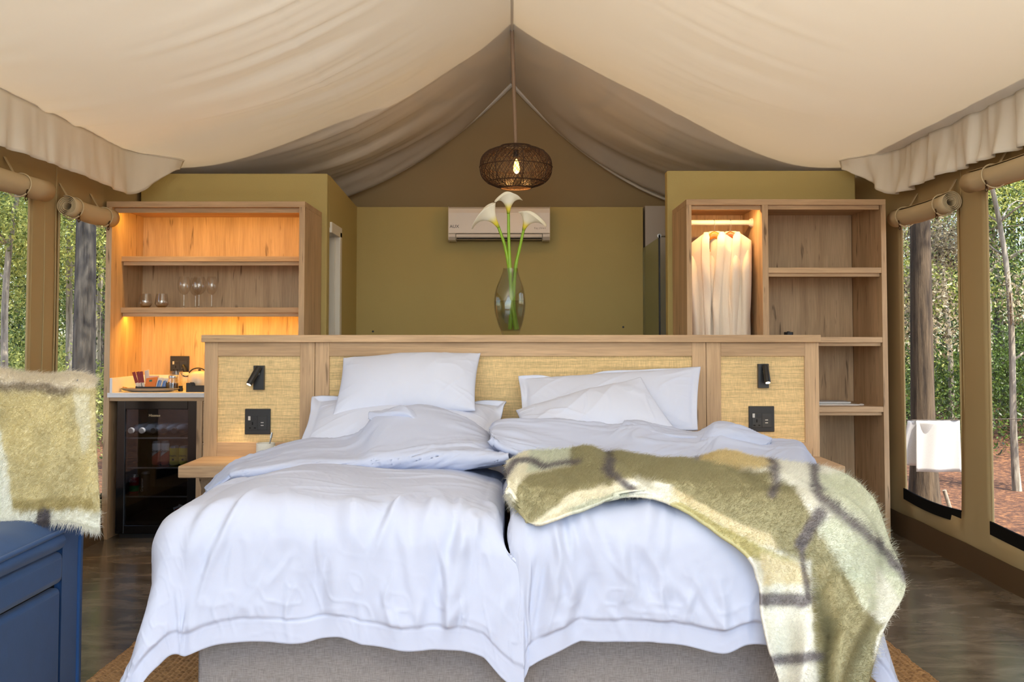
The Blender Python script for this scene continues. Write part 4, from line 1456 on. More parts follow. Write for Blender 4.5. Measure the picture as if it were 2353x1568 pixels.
def bathrobe(x, ca, sa, label, W, length, seed, off):
    """Shawl-collared robe on its hanger: sloping shoulders, a front that stands a little open, collar bands and two sleeves."""
    t = thing('bathrobe', label, 'bathrobe', (x, RY, RZ-length), 'white bathrobes')

    def put(w, d, z):
        return st(x+w*ca+d*sa, RY+w*sa-d*ca, z)

    def shoulder(w):
        return RZ-.052-.115*(np.maximum(np.abs(w)-.03, 0)/.165)**1.1
    T, A = np.meshgrid(np.linspace(0, 1, 70), np.linspace(0, 2*PI, 120), indexing='ij')
    hw = W*(1-.10*sstep(.10, .45, T)+.05*sstep(.5, 1, T))
    hd = .030+.050*sstep(0, .10, T)+.012*sstep(.3, 1, T)
    fold = .010*noise(st(np.cos(A)*5.0, np.sin(A)*1.0, T*1.1), seed)+.006*noise(st(np.cos(A)*11, np.sin(A)*1.0, T*1.6), seed+1)
    w = hw*np.sign(np.cos(A))*np.abs(np.cos(A))**.9
    d_ = hd*np.sign(np.sin(A))*np.abs(np.sin(A))**.7+fold*sstep(.08, .3, T)*np.sign(np.sin(A))
    zt_ = shoulder(w)
    front = np.sin(A) > 0
    neck = np.where(front, np.exp(-((w-off*.3)/.040)**4), 0)
    zt_ = zt_-.15*neck
    z = zt_*(1-T)+(RZ-length)*T
    gap = np.exp(-((w-off)/.020)**2)*front
    d_ = d_-gap*(.050*(1-.55*T))
    obj('robe_body', MB().grid(put(w, d_, z)), M['terry'], t, smooth=180)
    q = np.linspace(0, 1, 44)
    for s in (-1, 1):
        cw = s*(.050-.022*sstep(.05, .5, q)-.006*sstep(.5, 1, q))+off*sstep(.0, .5, q)
        cz = RZ-.064+.012*np.sin(np.clip(q*8, 0, 1)*PI)-(length*.97-.05)*q
        cd = .030+.062*sstep(0, .09, q)+.010*sstep(.3, 1, q)+.004*np.sin(q*14+seed+s)
        hwid = (.026-.008*sstep(.3, .7, q))*(.55+.45*sstep(0, .05, q))
        g = []
        for k in range(13):
            a = 2*PI*k/12
            g.append(put(cw+hwid*np.cos(a), cd+.0075*np.sin(a)+.004*np.sin(q*22+a), cz))
        obj('shawl_collar', MB().grid(np.array(g)), M['terry'], t, smooth=180)
    for s in (-1, 1):
        q2 = np.linspace(0, 1, 30)
        pw = s*(W*.93-.010-.03*q2)
        pd = .045*sstep(0, .3, q2)+.012*np.sin(q2*5+s)
        pz = RZ-.125-.015*s*0-.64*q2
        g = []
        for k in range(17):
            a = 2*PI*k/16
            rr = .046+.012*np.sin(q2*PI)
            g.append(put(pw+rr*np.cos(a)*(.30+.28*sstep(0, .25, q2)), pd+rr*np.sin(a)*(.35+.6*sstep(0, .2, q2))*(1+.10*np.sin(3*a+q2*7+seed)), pz-.025*np.abs(np.cos(a))*(1-q2)))
        obj('sleeve', MB().grid(np.array(g)), M['terry'], t, smooth=180)


xh, ca, sa = hanger(1678, 'darker varnished wooden hanger at the right of the rail, under the rear robe', M['hanger_wood2'], -.34)
bathrobe(xh, ca, sa, 'cream bathrobe hanging behind and right of the front robe', .135, 1.0, 11, -.010)
xh, ca, sa = hanger(1641, 'honey-coloured wooden hanger at the left of the rail, in the front robe', M['hanger_wood'], -.28)
bathrobe(xh, ca, sa, 'white shawl-collared bathrobe hanging in front, left in the lit bay', .165, 1.08, 5, -.012)
# ------------------------------------------------------------------ the two beds
BF, BH = 3.05, 4.93
BX = [(-0.954, -0.019), (-0.012, 0.925)]
for (x0, x1), lab in zip(BX, ('left bed with a grey linen base and a white sheet, beside the blue sofa', 'right bed with a grey linen base, under the plaid throw')):
    b = thing('bed', lab, 'bed', ((x0+x1)/2, (BF+BH)/2, 0), 'twin beds pushed together')
    obj('base', MB().box(x0, x1, BF, BH, .045, .37), M['linen'], b, bevel=.014, seg=3)
    for x in (x0+.07, x1-.07):
        for y in (BF+.08, BH-.08):
            obj('leg', MB().cyl((x, y, 0), (x, y, .05), .022, .025, 14), M['black'], b)
    obj('mattress', MB().box(x0+.006, x1-.006, BF+.01, BH-.005, .37, .635), M['sheet'], b, bevel=.05, seg=5, smooth=60)
    obj('piping', MB().tube([(x0+.02, BF+.012, .41), (x1-.02, BF+.012, .41)], .006, 8), M['sheet'], b, smooth=60)


def prof(r, R, flare):
    q = R*PI/2
    a = np.minimum(r, q)
    e = np.maximum(r-q, 0)
    return R*np.sin(a/R)+flare*e, R*(1-np.cos(a/R))+e


def duvet(side, name, label):
    """White duvet: flat on the mattress, rounded over the outer side and the foot, dipping into the gap between the beds."""
    m = 1.0 if side < 0 else -1.0          # built as the left one, mirrored for the right
    xl, xr, De = -0.955, -0.085, 3.075
    if side > 0:
        xl = -0.975
    rmax, fx, xs, kt = (.145, .84, xr, .62) if side < 0 else (.12, .40, -.23, .43)
    a = np.linspace(xl-.50, xr+rmax, 330)
    b = np.linspace(4.28, De-.485, 330)
    B, A = np.meshgrid(b, a, indexing='ij')
    s = np.maximum(0, xl-A)
    t = np.maximum(0, De-B)
    r = np.maximum(0, A-xr)
    # uneven hem: the cloth hangs a little longer here and there
    hw = 1+0.055*noise(st(A*4.3, 0*A, 0*A), 41+side)+0.03*noise(st(A*9.5, 0*A, 0*A), 42+side)
    t = t*hw
    s = s*(1+0.05*noise(st(B*3.0, 0*B, 0*B), 44))
    rho = np.hypot(s, t)
    phi = np.arctan2(t, np.maximum(s, 1e-9))
    R = 0.135
    out, down = prof(rho, R, 0.035)
    corner = np.sin(2*phi)**2*np.maximum(rho-R*1.2, 0)
    out = out+0.26*corner*(0.55+0.45*np.cos(4*phi+rho*5))
    dx = np.where(rho > 1e-9, -s/np.maximum(rho, 1e-9), 0)
    dy = np.where(rho > 1e-9, -t/np.maximum(rho, 1e-9), 0)
    u = (np.clip(A, xl, xr)-xl)/(xr-xl)
    crown = 0.728+0.040*(1-(2*u-1)**4)+0.012*np.sin(u*PI*2.2+.4)
    crown = crown-0.048*sstep(3.4, 4.15, B)
    x = np.clip(A, xl, xr)+dx*out
    y = np.maximum(B, De)+dy*out
    z = crown-down
    # middle gap
    Rr = 0.075
    g = np.minimum(r, Rr*PI/2)
    xt = xr+Rr*np.sin(g/Rr)
    zt_ = z-Rr*(1-np.cos(g/Rr))-np.maximum(r-Rr*PI/2, 0)
    shift = 0.0 if side < 0 else 0.030
    xf = xr+r*fx
    z = z-kt*np.maximum(0, A-xs)*sstep(.10, .46, t)
    zf = z
    yf = y-.010*np.sin(np.clip(r/.18, 0, 1)*PI)+(.030 if side > 0 else -.004)*sstep(0, .15, r)
    w = sstep(.03, .26, t)*(r > 0)
    x = np.where(r > 0, xt*(1-w)+xf*w, x)
    z = np.where(r > 0, zt_*(1-w)+zf*w, z)
    y = np.where(r > 0, y*(1-w)+yf*w, y)
    G = st(x, y, z)
    n = normals(G)
    n *= np.sign((n[40, 160]*np.array([0, 0, 1])).sum())
    # fullness and creases
    L = np.maximum(rho, r)
    dropf = sstep(.10, .40, np.maximum(t, s))
    hem = np.maximum(0, .485*hw-t) if True else 0
    hemd = np.minimum(.485-np.minimum(t/hw, .485)+(t <= 0)*9, .50-np.minimum(s, .5)+(s <= 0)*9)
    wx = A+0.05*noise(st(A*5, B*5, 0*A), 51)
    d = 0.022*noise(st(wx*2.6, B*1.5, 0*A+side), 52)*(1-0.4*dropf)
    d = d+0.012*dropf*noise(st(A*7+B*side, B*1.6, 0*A), 58)
    ridge3 = 1-np.abs(noise(st(wx*9-B*6, B*11, 0*A+3*side), 55))
    pucker = np.exp(-((hemd-.10)/.07)**2)
    d = d+0.003*pucker*(ridge3**3-.35)
    d = d+0.0025*(1-np.abs(noise(st(A*26+B*9, B*22, 0*A), 56)))**5*(0.4+pucker)
    d = d+strokes(A, B, 16, (xl-.05, xr+.08, De-.46, De-.05), .026, .011, (1.25, 1.9), 140+side, (.16, .42))
    d = d+strokes(A, B, 26, (xl-.1, xr+.1, De-.47, De-.22), .012, .0045, (.9, 2.2), 150+side, (.06, .2))
    d = d+strokes(A, B, 12, (xl-.40, xl, De-.1, 4.1), .024, .010, (-.3, .5), 160+side, (.15, .35))
    d = d+strokes(A, B, 24, (xl, xr, De, 4.1), .022, .0045, (-.25, .5), 170+side, (.12, .45))
    d = d+strokes(A, B, 10, (xr-.16, xr+.06, De-.4, De+.1), .014, .006, (1.3, 1.85), 180+side, (.15, .35))
    # gathered lines beside the gap
    rad = np.exp(-((A-xr)/.10)**2)*sstep(.02, .25, t)
    d = d+0.003*rad*noise(st(A*30, B*3, 0*A), 57)
    # flat stitched border along the hem
    d = d*np.where(hemd < .062, .55, 1)-0.0045*np.exp(-((hemd-.064)/.006)**2)
    d = d-0.008*sstep(.075, .05, hemd)
    G = G+n*d[..., None]
    G[..., 0] *= m
    if side > 0:
        G[..., 0] += -0.030
        G = G[:, ::-1]
    o = obj(name, MB().grid(G), M['sheet'], None, smooth=180, solid=-0.006 if side < 0 else -0.006)
    return tag(o, label, 'duvet', 'white duvets')


duv_l = duvet(-1, 'duvet', 'white duvet on the left bed, hanging over the foot, folded back at the pillows')
duv_r = duvet(1, 'duvet', 'white duvet on the right bed, bunched up under the plaid throw')


def cloth_patch(name, ctrl, nu, nv, parent, mat, amp, seed, fine=0.004, freq=7.0, stretch=(1, 1), solid=-0.012, label=None):
    """A cloth shaped through control points (pixel, depth): rows run front to back, columns left to right."""
    c = np.array([[P(*p) for p in row] for row in ctrl])
    g = spline(spline(c, nu, 0), nv, 1)
    n = normals(g)
    s = np.sign((n*(np.array([0, 0, EYE])-g)).sum(-1).mean())
    n = n*s
    lu = np.linalg.norm(np.diff(g[:, nv//2], axis=0), axis=1).sum()
    lv = np.linalg.norm(np.diff(g[nu//2], axis=0), axis=1).sum()
    U, V = np.meshgrid(np.linspace(0, 1, nu)*lu, np.linspace(0, 1, nv)*lv, indexing='ij')
    d = amp*.9*noise(st(U*3.5, V*3.2, 0*U), seed)
    for k, (ang, sh, ln, am) in enumerate(((1.35, .085, .42, 1.0), (1.05, .055, .30, .6), (1.75, .065, .36, .7), (.75, .05, .22, .45))):
        d = d+fine*1.5*am*(creases(U, V, ang, sh, ln, seed+11*k)-.2)
    d = d+fine*.3*(creases(U, V, 1.2, .022, .11, seed+77, 3)-.2)
    e = np.linspace(0, 1, nu)
    edge = sstep(0, .06, np.minimum(e, 1-e))[:, None]
    g = g+n*(d*edge)[..., None]
    return obj(name, MB().grid(g), mat, parent, smooth=180, solid=solid, label=label)


# left duvet: the part thrown back towards the pillows, with a crumpled peak
T = []
cols = [(478, 1140, 1128), (508, 1116, 1098), (540, 1096, 1072), (590, 1090, 1054), (650, 1086, 1034), (720, 1082, 1017), (790, 1080, 1012), (832, 1079, 990), (860, 1077, 958), (895, 1076, 945), (940, 1075, 941), (985, 1074, 944), (1030, 1073, 953), (1075, 1070, 972), (1115, 1066, 1000), (1148, 1060, 1034), (1168, 1054, 1052)]
rows = [[] for _ in range(8)]
for px, yb, yt in cols:
    h = yb-yt
    e = .15*(1-float(sstep(500, 780, px)))
    rows[0].append((px, yb+4, 4.09-e))
    rows[1].append((px, yb, 3.975-e))
    rows[2].append((px, yb-.16*h-4, 3.955-e))
    rows[3].append((px, yb-.42*h, 4.06-e))
    rows[4].append((px, yb-.74*h, 4.20-.8*e))
    rows[5].append((px, yt, 4.36-.3*e))
    rows[6].append((px, yt+4, 4.50))
    rows[7].append((px, yt+.55*h+10, 4.58))
cloth_patch('turned_back_fold', rows, 110, 260, duv_l, M['sheet'], 0.012, 61, fine=.006, freq=5.5, stretch=(1, 3.2))
# crumpled tip on top of the peak
rows = [[(846, 962, 4.33), (872, 975, 4.30), (905, 968, 4.29), (938, 966, 4.28), (962, 984, 4.27), (968, 986, 4.29)],
        [(845, 948, 4.36), (872, 952, 4.31), (905, 948, 4.28), (936, 950, 4.27), (962, 972, 4.26), (976, 980, 4.29)],
        [(858, 942, 4.40), (880, 940, 4.37), (908, 934, 4.34), (930, 934, 4.31), (950, 950, 4.29), (985, 972, 4.30)],
        [(870, 952, 4.44), (890, 948, 4.44), (915, 944, 4.42), (938, 944, 4.38), (960, 952, 4.36), (990, 966, 4.34)]]
cloth_patch('crumpled_corner', rows, 50, 90, duv_l, M['sheet'], 0.014, 70, fine=.008, freq=4, stretch=(1.2, 2), solid=-.006)
# side flap sticking out on the left
rows = [[(560, 1068, 4.16), (520, 1098, 4.02), (480, 1140, 3.92), (440, 1188, 3.82), (408, 1236, 3.74), (388, 1274, 3.70), (372, 1302, 3.68)],
        [(545, 1064, 4.20), (509, 1092, 4.08), (468, 1138, 3.98), (428, 1190, 3.86), (394, 1238, 3.78), (371, 1276, 3.72), (352, 1308, 3.70)],
        [(556, 1060, 4.30), (520, 1098, 4.20), (482, 1146, 4.10), (446, 1198, 3.98), (412, 1246, 3.88), (390, 1280, 3.80), (366, 1306, 3.76)]]
cloth_patch('side_flap', rows, 60, 150, duv_l, M['sheet'], 0.012, 74, fine=.008, freq=6, stretch=(.6, 3), solid=-.006)

# right duvet: bunched head end
cols = [(1128, 1012, 988), (1142, 1030, 974), (1175, 1046, 971), (1230, 1062, 976), (1290, 1078, 980), (1350, 1090, 988), (1400, 1094, 990), (1440, 1096, 982), (1470, 1096, 975), (1510, 1096, 986), (1560, 1096, 996), (1600, 1096, 1000), (1626, 1096, 990), (1650, 1097, 976), (1690, 1098, 981), (1735, 1098, 998), (1765, 1100, 1011), (1800, 1102, 1012), (1838, 1104, 1014), (1858, 1110, 1040), (1874, 1124, 1076)]
rows = [[] for _ in range(7)]
for px, yb, yt in cols:
    h = yb-yt
    rows[0].append((px, yb+4, 4.12))
    rows[1].append((px, yb-.10*h, 4.02))
    rows[2].append((px, yb-.42*h, 4.08))
    rows[3].append((px, yb-.78*h, 4.22))
    rows[4].append((px, yt, 4.36))
    rows[5].append((px, yt+5, 4.52))
    rows[6].append((px, yt+.5*h+10, 4.60))
cloth_patch('bunched_head_end', rows, 110, 300, duv_r, M['sheet'], 0.020, 81, fine=.008, freq=4.6, stretch=(1.2, 4.6))
rows = [[(1424, 990, 4.32), (1460, 1006, 4.28), (1500, 1010, 4.26), (1550, 1012, 4.26), (1600, 1010, 4.28)],
        [(1432, 980, 4.36), (1462, 986, 4.30), (1500, 994, 4.27), (1550, 1000, 4.27), (1604, 1002, 4.30)],
        [(1446, 974, 4.42), (1474, 974, 4.38), (1506, 984, 4.36), (1556, 994, 4.36), (1610, 997, 4.36)],
        [(1452, 984, 4.47), (1482, 984, 4.46), (1514, 990, 4.46), (1560, 998, 4.45), (1612, 1002, 4.42)]]
cloth_patch('crumpled_fold', rows, 40, 80, duv_r, M['sheet'], 0.012, 88, fine=.007, freq=4, stretch=(1, 2.5), solid=-.006)
rows = [[(1612, 1014, 4.26), (1640, 1016, 4.22), (1680, 1020, 4.22), (1730, 1024, 4.24), (1764, 1024, 4.28)],
        [(1618, 998, 4.28), (1642, 992, 4.24), (1684, 998, 4.23), (1734, 1012, 4.25), (1768, 1018, 4.30)],
        [(1632, 986, 4.34), (1650, 975, 4.32), (1690, 981, 4.31), (1736, 998, 4.32), (1770, 1012, 4.35)],
        [(1640, 990, 4.42), (1660, 980, 4.42), (1698, 986, 4.41), (1740, 1002, 4.40), (1772, 1014, 4.40)]]
cloth_patch('crumpled_peak', rows, 40, 80, duv_r, M['sheet'], 0.016, 92, fine=.008, freq=4, stretch=(1, 2.2), solid=-.006)
# wrinkled sheet showing in the gap below the pillows
rows = [[(1088, 1062, 4.02), (1120, 1060, 4.02), (1150, 1064, 4.02), (1180, 1072, 4.02), (1215, 1084, 4.02)],
        [(1092, 1034, 4.22), (1120, 1026, 4.22), (1148, 1030, 4.22), (1180, 1042, 4.22), (1215, 1058, 4.22)],
        [(1096, 1012, 4.42), (1118, 996, 4.42), (1142, 994, 4.42), (1176, 1010, 4.42), (1215, 1030, 4.42)],
        [(1100, 1016, 4.62), (1122, 992, 4.62), (1142, 984, 4.62), (1176, 996, 4.62), (1215, 1012, 4.62)]]
cloth_patch('rumpled_sheet', rows, 60, 80, duv_r, M['sheet'], 0.010, 96, fine=.007, freq=6, stretch=(1, 1.4), solid=-.006)


# ------------------------------------------------------------------ pillows
def pillow(label, c4, T, seed, pinch=(.05, .07), flange=0.0, back=.5, curl=0.0, droop=0.0, wrinkle=.006):
    """Plump pillow between four corner points (TL, TR, BR, BL given as pixel and depth), with drawn-in edges and sharp ears."""
    tl, tr, br, bl = [P(*q) for q in c4]
    ctr = (tl+tr+br+bl)/4
    e = 1+flange
    nu, nv = 120, 90
    u, v = np.linspace(-e, e, nu), np.linspace(-e, e, nv)
    V, U = np.meshgrid(v, u, indexing='ij')
    Uc, Vc = np.clip(U, -1, 1), np.clip(V, -1, 1)
    uu = U*(1-pinch[0]*(1-Vc**2)**1.0)
    vv = V*(1-pinch[1]*(1-Uc**2)**1.0)
    q = [(1-uu)*(1+vv)/4, (1+uu)*(1+vv)/4, (1+uu)*(1-vv)/4, (1-uu)*(1-vv)/4]
    base = sum(w[..., None]*p for w, p in zip(q, (tl, tr, br, bl)))
    right, up = (tr+br-tl-bl), (tl+tr-bl-br)
    nrm = np.cross(right, up)
    nrm /= np.linalg.norm(nrm)
    if nrm[1] > 0:
        nrm = -nrm
    body = (np.clip(1-Uc**2, 0, 1)**.62)*(np.clip(1-Vc**2, 0, 1)**.55)
    h = T*body
    # creases that run out towards the ears, soft dents and long slack folds elsewhere
    ang = np.arctan2(Vc, Uc)
    rad = np.hypot(Uc, Vc)
    W_, H_ = np.linalg.norm(right)/2, np.linalg.norm(up)/2
    su, sv = U*W_/2, V*H_/2
    cr = (1-np.abs(noise(st(ang*4.5, rad*1.1, 0*U+seed), seed)))**4
    h = h+T*.12*body**.5*(cr-.25)*sstep(.75, 1.25, rad)
    h = h+T*.10*noise(st(su*5, sv*5, 0*U+seed), seed+1)*body
    for k, (aa, sh, ln, am) in enumerate(((.35+.5*math.sin(seed), .09, .40, 1.0), (-.5+.4*math.cos(seed), .07, .30, .7), (1.3, .06, .22, .5))):
        h = h+wrinkle*am*(creases(su, sv, aa, sh, ln, seed+5*k, 5)-.15)*body**.4
    fl = sstep(1.0, e, np.maximum(np.abs(U), np.abs(V))) if flange else 0*U
    wav = fl*(.030*noise(st(U*2.2, V*2.2, 0*U), seed+3)+curl*np.sign(U)*.02)
    down = np.array([0, 0, -1.0])
    front = base+nrm*(h+.004+wav)[..., None]+down*(droop*(1-Uc**2)*0)[..., None]
    rear = base-nrm*(back*T*body+.004-wav)[..., None]
    mb = MB().grid(front).grid(rear[:, ::-1])
    W = nu
    o1, o2 = 0, nu*nv
    ring = []
    for j in range(nu):
        ring.append((0, j))
    for i in range(1, nv):
        ring.append((i, nu-1))
    for j in range(nu-2, -1, -1):
        ring.append((nv-1, j))
    for i in range(nv-2, 0, -1):
        ring.append((i, 0))
    for k in range(len(ring)):
        (i, j), (i2, j2) = ring[k], ring[(k+1) % len(ring)]
        mb.f.append((i*W+j, o2+i*W+(W-1-j), o2+i2*W+(W-1-j2), i2*W+j2))
    o = obj('pillow', mb, M['pillowcase'], None, smooth=180)
    tag(o, label, 'pillow', 'white pillows')
    if flange:
        g = front[np.r_[0:nv], :]
        pts = []
        for (i, j) in [(int(nv*(1-1/e)/2), k) for k in range(int(nu*(1-1/e)/2), int(nu*(1+1/e)/2)+1)]:
            pts.append(front[i, j])
        obj('stitched_edge', MB().tube(np.array(pts), .0012, 5), M['pillowcase'], o)
    return o


M['pillowcase'] = cloth('pillowcase_cotton', lin(208, 213, 230), bump=.05)
# behind and below on the left, then the upper left one
pillow('white flanged pillow lying under the tilted pillow on the left bed', [(737, 925, 4.84), (1142, 935, 4.84), (1110, 1008, 4.46), (706, 1020, 4.46)], .095, 3, pinch=(.02, .03), flange=.10)
pillow('plump white pillow tilted on top of another on the left bed', [(789, 824, 4.90), (1104, 813, 4.90), (1092, 944, 4.60), (764, 957, 4.60)], .105, 8, pinch=(.035, .045))
pillow('large white pillow leaning on the cane panel of the right bed', [(1205, 872, 4.88), (1596, 848, 4.88), (1590, 984, 4.62), (1212, 988, 4.62)], .075, 15, pinch=(.02, .045), flange=.07)
pillow('creased white pillow slumped in front of the large one on the right bed', [(1186, 944, 4.66), (1472, 868, 4.70), (1566, 1006, 4.42), (1200, 1004, 4.42)], .075, 21, pinch=(.03, .05), wrinkle=.011)
# ------------------------------------------------------------------ air conditioner
AY = 8.05
a0, a1 = P(1030, 475, AY-.20), P(1264, 553, AY-.20)
x0, x1, z1, z0 = a0[0], a1[0], a0[2], a1[2]
ac = thing('air_conditioner', 'white split air conditioner unit high on the olive back wall', 'air conditioner', ((x0+x1)/2, AY, z0))
zm = float(P(1150, 537, AY-.20)[2])
pr = [(AY-.002, z0+.03), (AY-.002, z1), (AY-.17, z1), (AY-.198, z1-.015), (AY-.205, z1-.05), (AY-.205, zm+.001), (AY-.002, zm+.001)]
obj('front_cover', MB().prism([(y, z) for y, z in pr], 'x', x0, x1), M['white_plastic'], ac, bevel=.006, seg=3)
xe = .060
pr2 = [(AY-.002, z0+.012), (AY-.002, zm-.001), (AY-.205, zm-.001), (AY-.200, z0+.03), (AY-.17, z0+.006), (AY-.10, z0)]
for xa_, xb_ in ((x0, x0+xe), (x1-xe, x1)):
    obj('end_cap', MB().prism(pr2, 'x', xa_, xb_), M['white_plastic'], ac, bevel=.006, seg=3)
obj('air_flap', MB().prism([(AY-.19, z0+.012), (AY-.19, zm-.004), (AY-.204, zm-.004), (AY-.199, z0+.030), (AY-.175, z0+.010)], 'x', x0+xe+.003, x1-xe-.003), M['white_plastic'], ac, bevel=.002)
obj('outlet', MB().box(x0+xe, x1-xe, AY-.19, AY-.01, z0+.012, zm-.002), plain('grey_outlet', lin(120, 112, 104), .5), ac)
lp = P(1044, 524, AY-.2055)
lettering('AUX', lp, .036, M['ink'], ac)
lp = P(1241, 526, AY-.2055)
lettering('Eng. J-Smart', lp, .019, plain('grey_ink', lin(130, 112, 94), .5), ac)
# the two small wall holes above the headboard
for k, px in enumerate((857, 1432)):
    c = P(px, 762 if k == 0 else 752, AY)
    o = obj('wall_plug', MB().cyl((c[0], AY-.004, c[2]), (c[0], AY+.01, c[2]), .008, n=12), M['black'], None)
    tag(o, ['tiny dark wall plug low on the olive wall, left of the vase', 'tiny dark wall plug low on the olive wall, right of the vase'][k], 'wall plug')

# ------------------------------------------------------------------ shower screen
sx = 1.066
gt0, gt1 = 1.965, 1.975
ss = thing('shower_screen', 'frameless glass shower screen with a black edge strip, beside the right partition', 'shower screen', (sx, 7.6, 0))
obj('glass_pane', MB().box(sx-.004, sx+.004, 7.17, 8.045, 0.02, gt1), pane_glass('shower_glass', (.78, .84, .74, 1)), ss)
obj('edge_strip', MB().box(sx-.006, sx+.006, 7.155, 7.172, 0.02, gt1+.02), M['black'], ss)
obj('bottom_channel', MB().box(sx-.010, sx+.010, 7.155, 8.045, 0, .022), M['black'], ss)
obj('support_bar', MB().cyl((sx, 7.168, gt1+.012), (2.36, 7.168, gt1+.012), .008, n=14).cyl((sx, 7.155, gt1+.012), (sx, 7.181, gt1+.012), .016, n=16), M['steel'], ss, smooth=40, label='chrome support bar')

# ------------------------------------------------------------------ pendant lamp
PY = 7.05
pt, pb = P(1176, 58, PY), P(1185.5, 336, PY)
pd = thing('pendant_lamp', 'dark woven drum pendant with a lit bulb, hanging on a rod from the tent ridge', 'lamp', pt)
lz1, lz0 = pb[2], float(P(1186, 433, PY)[2])
lc = np.array([pb[0], PY, (lz0+lz1)/2])
HH, RR = (lz1-lz0)/2, 167/2*PY/F
obj('rod', MB().cyl(pt, pb+np.array([0, 0, -.02]), .0135, n=14), plain('bronze_rod', lin(150, 124, 100), .5), pd, smooth=40)
obj('rod_sleeve', MB().cyl(P(1185.3, 330, PY), P(1185.6, 339, PY), .018, n=16), M['black'], pd, smooth=40)
obj('ceiling_cup', MB().lathe([(.012, -.045), (.032, -.03), (.036, 0), (0, .003)], pt+np.array([0, 0, .012]), 24), M['black'], pd, smooth=50)
for a in np.linspace(0, 2*PI, 5)[:-1]:
    pass


def shell(t):
    """Outline of the shade from the top ring (t=0) to the bottom ring (t=1)."""
    z = HH*np.cos(t*PI*.92+.04*PI)
    r = RR*np.clip(1-np.abs(z/HH)**2.6, 0, 1)**.42
    r = np.maximum(r, RR*.42)
    return r, z


strands = MB()
q = np.linspace(0, 1, 30)
r, z = shell(q)
rg = np.random.default_rng(3)
for sgn in (-1, 1):
    for k in range(80):
        a = 2*PI*k/80+rg.normal()*.02+sgn*q*1.25
        strands.tube(lc+st(r*np.cos(a), r*np.sin(a), z), .0018, 4, caps=False)
dark_cane = plain('dark_cane', lin(66, 46, 32), .6)
sh = obj('woven_shade', strands, dark_cane, pd, kind='stuff')
ribs = MB()
for k in range(8):
    a = 2*PI*k/8+.2
    obj('rib', MB().tube(lc+st(r*1.004*np.cos(a), r*1.004*np.sin(a), z), .0036, 6), dark_cane, pd)
th = np.linspace(0, 2*PI, 49)[:-1]
for t in (0.0, .22, .5, .78, 1.0):
    rr, zz = shell(np.array(t))
    obj('ring', MB().tube(lc+st(rr*1.006*np.cos(th), rr*1.006*np.sin(th), zz+0*th), .0040, 6, closed=True), dark_cane, pd)
bx = pb+np.array([0, 0, -.03])
bz = lc+np.array([.004, 0, -.015])
obj('lamp_holder', MB().cyl(bx, bx+np.array([0, 0, -.05]), .020, n=18), M['black'], pd, smooth=40)
obj('bulb', MB().lathe([(.004, .075), (.012, .060), (.020, .025), (.023, 0), (.019, -.018), (.010, -.028), (0, -.031)], bz, 24), glow('filament_bulb', (1.0, .42, .06, 1), 9), pd, smooth=60)
lamp('pendant_light', 'POINT', bz+np.array([0, 0, -.045]), 4.5, (1.0, .50, .14), shadow_soft_size=.02)

# ------------------------------------------------------------------ vase with three arum lilies on the headboard ledge
VY = 5.10
vz = zt
vc = np.array([float(P(1173, 768, VY)[0]), VY, vz])


def clear_glass(name, col, ior=1.45, rough=0.0):
    m, nt, b = new_mat(name)
    b.inputs['Base Color'].default_value = col
    b.inputs['Transmission Weight'].default_value = 1.0
    b.inputs['IOR'].default_value = ior
    b.inputs['Roughness'].default_value = rough
    return m


def vase_ring(h):
    """Hand-blown outline: a little fuller on the left low down, right shoulder higher."""
    hs = [0, .02, .06, .13, .19, .235, .28, .315, .342]
    rs = [.044, .050, .062, .0755, .0755, .070, .055, .042, .0375]
    return np.interp(h, hs, rs)


hh = np.linspace(0, .342, 36)
hs_ = spline(np.array([[0, .044], [.02, .050], [.06, .063], [.13, .0765], [.185, .0765], [.235, .069], [.28, .054], [.315, .042], [.342, .0375]]), 60)
th = np.linspace(0, 2*PI, 49)[:-1]


def vase_wall(off, h0):
    g = []
    for h, r_ in hs_:
        if h < h0:
            continue
        w = 1+.04*np.sin(2*th+h*9)+.03*np.sin(3*th+1+h*6)
        sx_ = -.006*math.sin(h/.342*PI)
        g.append(st(vc[0]+sx_+(r_-off)*w*np.cos(th), VY+(r_-off)*w*np.sin(th), vz+.001+h+0*th))
    return np.array(g)


vs = thing('glass_vase', 'smoky clear glass vase half full of water, holding lilies on the headboard ledge', 'vase', vc)
outer, inner = vase_wall(0, 0), vase_wall(.0032, .018)
vm = MB().grid(np.concatenate([outer, inner[::-1]]), wrap=True)
vm.f.append(tuple(range(47, -1, -1)))
nb = vm.n-48
vm.f.append(tuple(range(nb, nb+48)))
obj('vase_wall', vm, pane_glass('vase_glass', (.86, .87, .82, 1), ior=1.5), vs, smooth=60)
wl = vase_wall(.0045, .020)
wl = wl[wl[:, 0, 2] < vz+.182]
wm = MB().grid(wl, wrap=True)
wm.f.append(tuple(range(47, -1, -1)))
wm.f.append(tuple(range(wm.n-48, wm.n)))
obj('water', wm, pane_glass('still_water', (.80, .82, .74, 1), ior=1.33), vs, smooth=60)
stem_m = plain('lily_stem', lin(128, 168, 26), .35, var=.12, vscale=20)


def petal_mat():
    m, nt, b = new_mat('lily_spathe')
    at = N(nt, 'ShaderNodeAttribute', attribute_name='dye')
    nt.links.new(at.outputs['Color'], b.inputs['Base Color'])
    b.inputs['Roughness'].default_value = .4
    b.inputs['Subsurface Weight'].default_value = .0
    t = N(nt, 'ShaderNodeBsdfTranslucent')
    nt.links.new(at.outputs['Color'], t.inputs['Color'])
    ms = N(nt, 'ShaderNodeMixShader', Fac=.3)
    nt.links.new(b.outputs[0], ms.inputs[1])
    nt.links.new(t.outputs[0], ms.inputs[2])
    nt.links.new(ms.outputs[0], nt.nodes['Material Output'].inputs[0])
    return m


